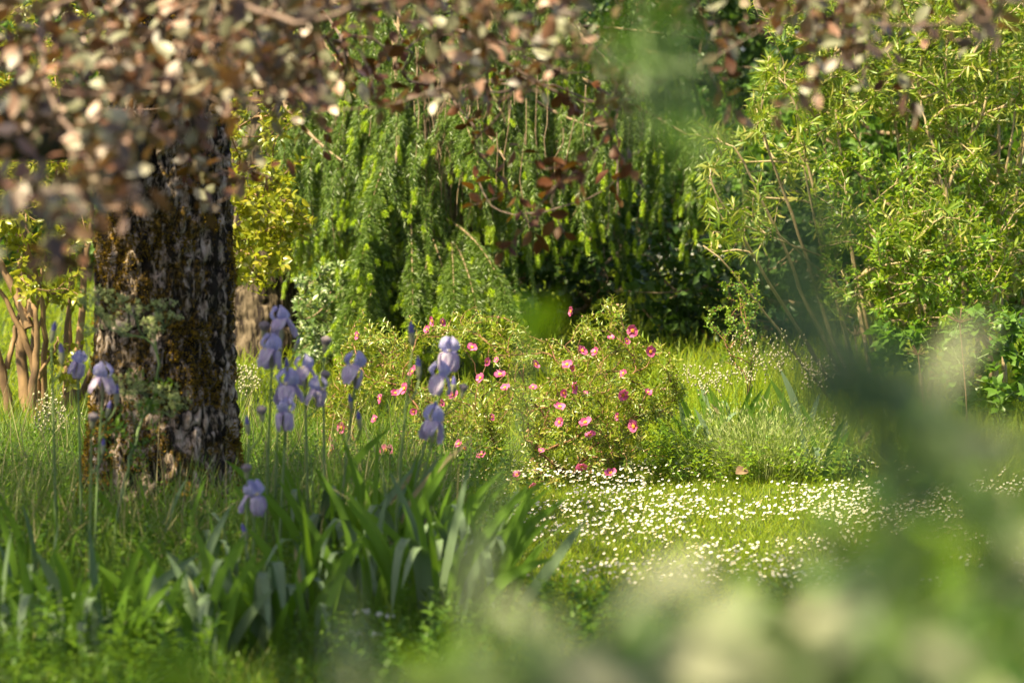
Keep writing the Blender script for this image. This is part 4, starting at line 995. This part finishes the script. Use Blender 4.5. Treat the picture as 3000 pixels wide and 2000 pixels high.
# ------------------------------------------------------------------ umbellifer before the trunk
ur = np.array([G(330, 14.7)])
um = thing('umbellifer', 'tall branching herb with flat yellow green flower heads before the mossy trunk', 'plant', ur[0])
heads = [(255, 880), (300, 905), (345, 870), (325, 935), (355, 955), (465, 885), (440, 940), (485, 925), (455, 965), (250, 960), (375, 1120), (330, 1105), (430, 1130), (480, 1135), (420, 1190), (450, 1175), (520, 1165), (500, 1190), (290, 850), (380, 1150), (400, 905)]
hp = np.array([P(a, b_, 14.7 + rng.uniform(-.12, .12)) for a, b_ in heads])
N, D, cnt, paths = grow(ur, hp - [0, 0, .04], 0.05, None, 0.5, 0.01, 1.1)
mb = MB(); wood(mb, N, cnt, paths, 0.0022, 0.35, 0.008, 6); mb.build('stems', M['stem'], um)
TUFT = leaf_shape(0.8, 2, 0.5, 0.2, 0.1)
for h in hp:
    mb = MB(); nr = 12
    e = h + np.stack([rng.normal(size=nr) * 0.026, rng.normal(size=nr) * 0.026, rng.normal(size=nr) * 0.008], -1)
    for q in e: mb.tube(np.array([h - [0, 0, .04], (h - [0, 0, .04]) * .5 + q * .5 + [0, 0, -.003], q]), 0.0009, 3, 1)
    pp = np.repeat(e, 12, 0) + rng.normal(size=(nr * 12, 3)) * 0.005
    mb.scatter(DIA, frames(rvec(len(pp)), rvec(len(pp)) + [0, 0, 1]), pp, 0.011)
    mb.build('flower_head', [M['umbel'], M['stem']], um)
mb = MB()
lt = rows([((280, 480), (1080, 1330), (14.5, 14.9), 26)])
shoot(mb, DIAL, lt, nrm(rvec(26) + [0, 0, .5]), 4, 0.02, 0.035, 60, 2, 0, 0.5, .6)
mb.build('leaves', M['herb'], um)
# small white umbels low at the front
for (px, py) in [(1065, 1790), (1120, 1800), (1035, 1850), (1105, 1855)]:
    h = P(px, py, 12.6); b_ = G(px + 10, 12.6)
    t = thing('cow_parsley', 'small white umbel low in shade at the foot of the iris leaves', 'plant', b_, 'small white umbels')
    mb = MB(); mb.tube(np.array([b_, (b_ + h) / 2 + [.01, 0, 0], h - [0, 0, .02]]), 0.002, 5); mb.build('stem', M['stem'], t)
    e = h + rng.normal(size=(9, 3)) * [0.016, 0.016, 0.004]; pp = np.repeat(e, 8, 0) + rng.normal(size=(72, 3)) * 0.003
    mb = MB(); mb.scatter(DIA, frames(rvec(72), rvec(72) * .5 + [0, 0, 1]), pp, 0.007); mb.build('flower_head', M['white'], t)

# ------------------------------------------------------------------ border plants right of the rock rose
def briza(label, px, py0, py1, Y, n, spread):
    b_ = G(px, Y); t = thing('quaking_grass', label, 'ornamental grass', b_, 'quaking grass clumps')
    mb = MB(); sp = []
    for k in range(n):
        e = P(px + rng.normal() * spread, rng.uniform(py0, py1), Y + rng.normal() * .12); s0 = b_ + np.array([rng.normal() * .1, rng.normal() * .08, 0])
        c1 = s0 * .4 + e * .6 + [0, 0, .08]
        cur = np.array([(1 - f) ** 2 * s0 + 2 * f * (1 - f) * c1 + f * f * e for f in np.linspace(0, 1, 8)])
        mb.tube(cur, 0.0012, 3)
        for q in range(6): sp.append(cur[-1] + np.array([rng.normal() * .02, rng.normal() * .02, -q * 0.012 + rng.normal() * .006]))
    mb.build('stems', M['meadow'], t)
    sp = np.array(sp); mb = MB(); mb.scatter(BUDT, frames(rvec(len(sp)) * .35 + [0, 0, -1], rvec(len(sp))), sp, rng.uniform(.014, .022, len(sp))); mb.build('spikelets', M['briza'], t)
for a in [('quaking grass with hanging pale spikelets beside the sapling', 2200, 960, 1090, 20.6, 26, 28), ('quaking grass with pale spikelets nearest the rock rose', 1975, 1060, 1130, 20.4, 18, 30), ('quaking grass with pale spikelets between the iris leaves', 2090, 1050, 1120, 20.3, 18, 40),
          ('tall quaking grass with plump spikelets right of the sapling', 2310, 960, 1060, 20.5, 12, 24), ('pinkish quaking grass nearest the oleander', 2390, 1040, 1110, 20.6, 20, 40), ('quaking grass low at the right of the lavender', 2420, 1190, 1250, 20.0, 8, 25),
          ('white spotted quaking grass left of the mossy trunk', 160, 1130, 1230, 19.5, 26, 35), ('white spotted quaking grass against the conifer trunk', 720, 1050, 1120, 20.5, 22, 30)]: briza(*a)
lb = G(2230, 19.7); lv = thing('lavender', 'clump of fine upright grey green lavender stalks above the daisies', 'lavender', lb)
mb = MB(); k = 850
s0 = lb + np.stack([rng.normal(size=k) * .12, rng.normal(size=k) * .10, 0 * np.arange(k)], -1); hgt = rng.uniform(.12, .42, k)
d = nrm(np.stack([(s0[:, 0] - lb[0]) * 1.6, (s0[:, 1] - lb[1]) * 1.6, np.full(k, .55)], -1) + rng.normal(size=(k, 3)) * .10)
mb.scatter(BL[0], frames(d, rvec(k)), s0, np.stack([np.full(k, .004), hgt, hgt], -1))
for q in range(5):
    pp = s0 + d * (hgt * rng.uniform(.4, 1, k))[:, None]
    mb.scatter(NARROW, frames(d + rvec(k) * .5, rvec(k)), pp, .03)
mb.build('stalks', M['lav'], lv)
sr = np.array([G(2180, 20.8)]); sap = thing('sapling', 'thin sapling with tiny round leaves standing above the quaking grass', 'shrub', sr[0])
tips = rows([((2120, 2240), (790, 1060), (20.6, 21), 70), ((2060, 2130), (900, 960), (20.6, 20.9), 10)])
N, D, cnt, paths = grow(sr, tips, .06, None, .5, .01, 1.2); mb = MB(); wood(mb, N, cnt, paths, .0013, .35, .006, 5); mb.build('stems', M['cistus_wood'], sap)
mb = MB(); shoot(mb, leaf_shape(.75, 2, .5, .3, .1), tips, D, 6, .02, .02, 70, 2, 0, .4, .8); mb.build('leaves', M['shiny'], sap)
for (px, py, Y, s, lbl) in [(2812, 945, 20.2, 1.0, 'dry brown allium seed head on a tall stalk'), (2505, 985, 20.6, .8, 'pale spidery allium seed head half lost in haze of leaves'), (2690, 1040, 20.4, .8, 'lower dry allium seed head near the broad leaves')]:
    h = P(px, py, Y); b_ = G(px + 25, Y); t = thing('allium_seed_head', lbl, 'seed head', b_)
    mb = MB(); mb.tube(np.array([b_, b_ * .5 + h * .5 + [.01, 0, 0], h]), .0035, 6); mb.build('stem', M['dead'], t)
    mb = MB()
    for q in range(18):
        d = nrm(np.array([rng.normal(), rng.normal() * .7, abs(rng.normal()) + .15])); mb.tube(np.array([h, h + d * .075 * s]), [.0018, .0012], 4)
    mb.build('rays', M['dead'], t)
for (px, Y, sz, a) in [(2155, 19.3, .075, .6)]:
    b_ = G(px, Y) + [0, 0, .07]; mb = MB(); mb.scatter(leaf_shape(.8, 5, .5, .5, .5), frames(np.array([[math.cos(a), .2, .4]]), np.array([[0, -.8, .7]])), b_[None], np.array([sz]))
    tag(mb.build('fallen_leaf', M['dead'], loc=b_), 'large curled brown leaf lying among the daisies', 'dead leaf')

# ------------------------------------------------------------------ shrubs close to the lens
rng = np.random.default_rng(104)
def near_shrub(name, label, root, spec, mat, size, n=3, per=2, shape=OVAL, tilt=(0, 0, .4), pale=()):
    root = np.array(root, float)
    t = thing(name, label, 'shrub', root)
    tips = rows(spec)
    N, D, cnt, paths = grow(root[None], tips, .1, None, .4, .02, .8)
    mb = MB(); wood(mb, N, cnt, paths, .0018, .4, .012, 6); mb.build('stems', M['stem'], t)
    mb = MB(); shoot(mb, shape, tips, nrm(D + np.array(tilt) + rvec(len(tips)) * .4), n, .025, size, 60, per, 0, .5, .8)
    mb.build('leaves', mat, t)
    if pale:
        pc = np.array([P(a, b_, d_) for a, b_, d_ in pale])
        pc = np.repeat(pc, 2, 0) + rng.normal(size=(2 * len(pale), 3)) * [.012, .03, .010]
        N, D, cnt, paths = grow(N[::6], pc, .1, None, .4, .02, .6)
        mb = MB(); wood(mb, N, cnt, paths, .0016, .4, .006, 5)
        mb.scatter(OVAL, frames(nrm(np.array([.3, -.5, .3]) + rvec(len(pc)) * .6), np.array([-.35, -.45, .8]) + rvec(len(pc)) * .25), pc, rng.uniform(.05, .07, len(pc)), 1)
        mb.build('sheen_leaves', [M['stem'], M['near_sheen']], t)
near_shrub('waxy_leaved_shrub', 'blurred waxy grey green shrub filling the lower right', (0.42, 2.9, 0), [((1400, 1950), (1890, 2150), (2.5, 3.2), 12), ((1900, 2400), (1770, 2150), (2.5, 3.2), 24), ((2350, 3050), (1640, 2150), (2.5, 3.2), 40), ((2560, 3100), (1250, 1650), (2.5, 3.1), 17), ((900, 1350), (1990, 2150), (2.5, 3.0), 5), ((2380, 2500), (1480, 1600), (2.5, 2.9), 2), ((1500, 2300), (1820, 2100), (2.5, 3.0), 10)], M['near_pale'], .058, 2, 2, OVAL, (0, 0, .4), [(1430, 1880, 2.5), (930, 1950, 2.6), (1850, 1780, 2.6), (1960, 1860, 2.6), (2280, 1850, 2.5), (2680, 1160, 2.7), (2640, 1880, 2.5), (2060, 1980, 2.4), (2880, 1330, 2.6), (1650, 1960, 2.5), (2450, 1960, 2.4), (2960, 1700, 2.5)])
near_shrub('blue_green_sapling', 'blurred blue green spray rising along the right side', (0.26, 2.0, 0), [((2320, 2540), (600, 1200), (1.9, 2.3), 9), ((2460, 2780), (1000, 1350), (1.9, 2.3), 9), ((1960, 2060), (220, 400), (2.0, 2.3), 1)], M['blue_green'], .045, 2, 2)
near_shrub('fresh_green_shrub', 'blurred fresh green leaves at the lower middle edge', (0.3, 3.6, 0), [((1150, 1500), (1930, 2150), (3.3, 3.9), 7), ((2000, 2400), (1730, 1950), (3.3, 3.9), 8), ((2350, 3000), (1560, 2100), (3.3, 4.0), 26), ((2560, 3000), (1250, 1550), (3.3, 3.9), 8), ((1480, 1620), (940, 1040), (4.2, 4.6), 1)], M['near_green'], .07, 2, 2)
near_shrub('yellow_green_plant', 'blurred yellow green leaves poking up at the bottom left', (-.28, 2.9, 0), [((330, 620), (1970, 2060), (2.7, 3.0), 6)], M['near_green'], .045, 2, 2)
near_shrub('overhanging_twig', 'blurred green twig hanging down at the top right of middle', (0.28, 4.4, 2.5), [((1720, 2000), (40, 330), (4.4, 5.2), 9), ((1950, 2080), (250, 420), (3.4, 3.8), 2)], M['mid'], .06, 3, 2, LANCE, (0, 0, -.3))
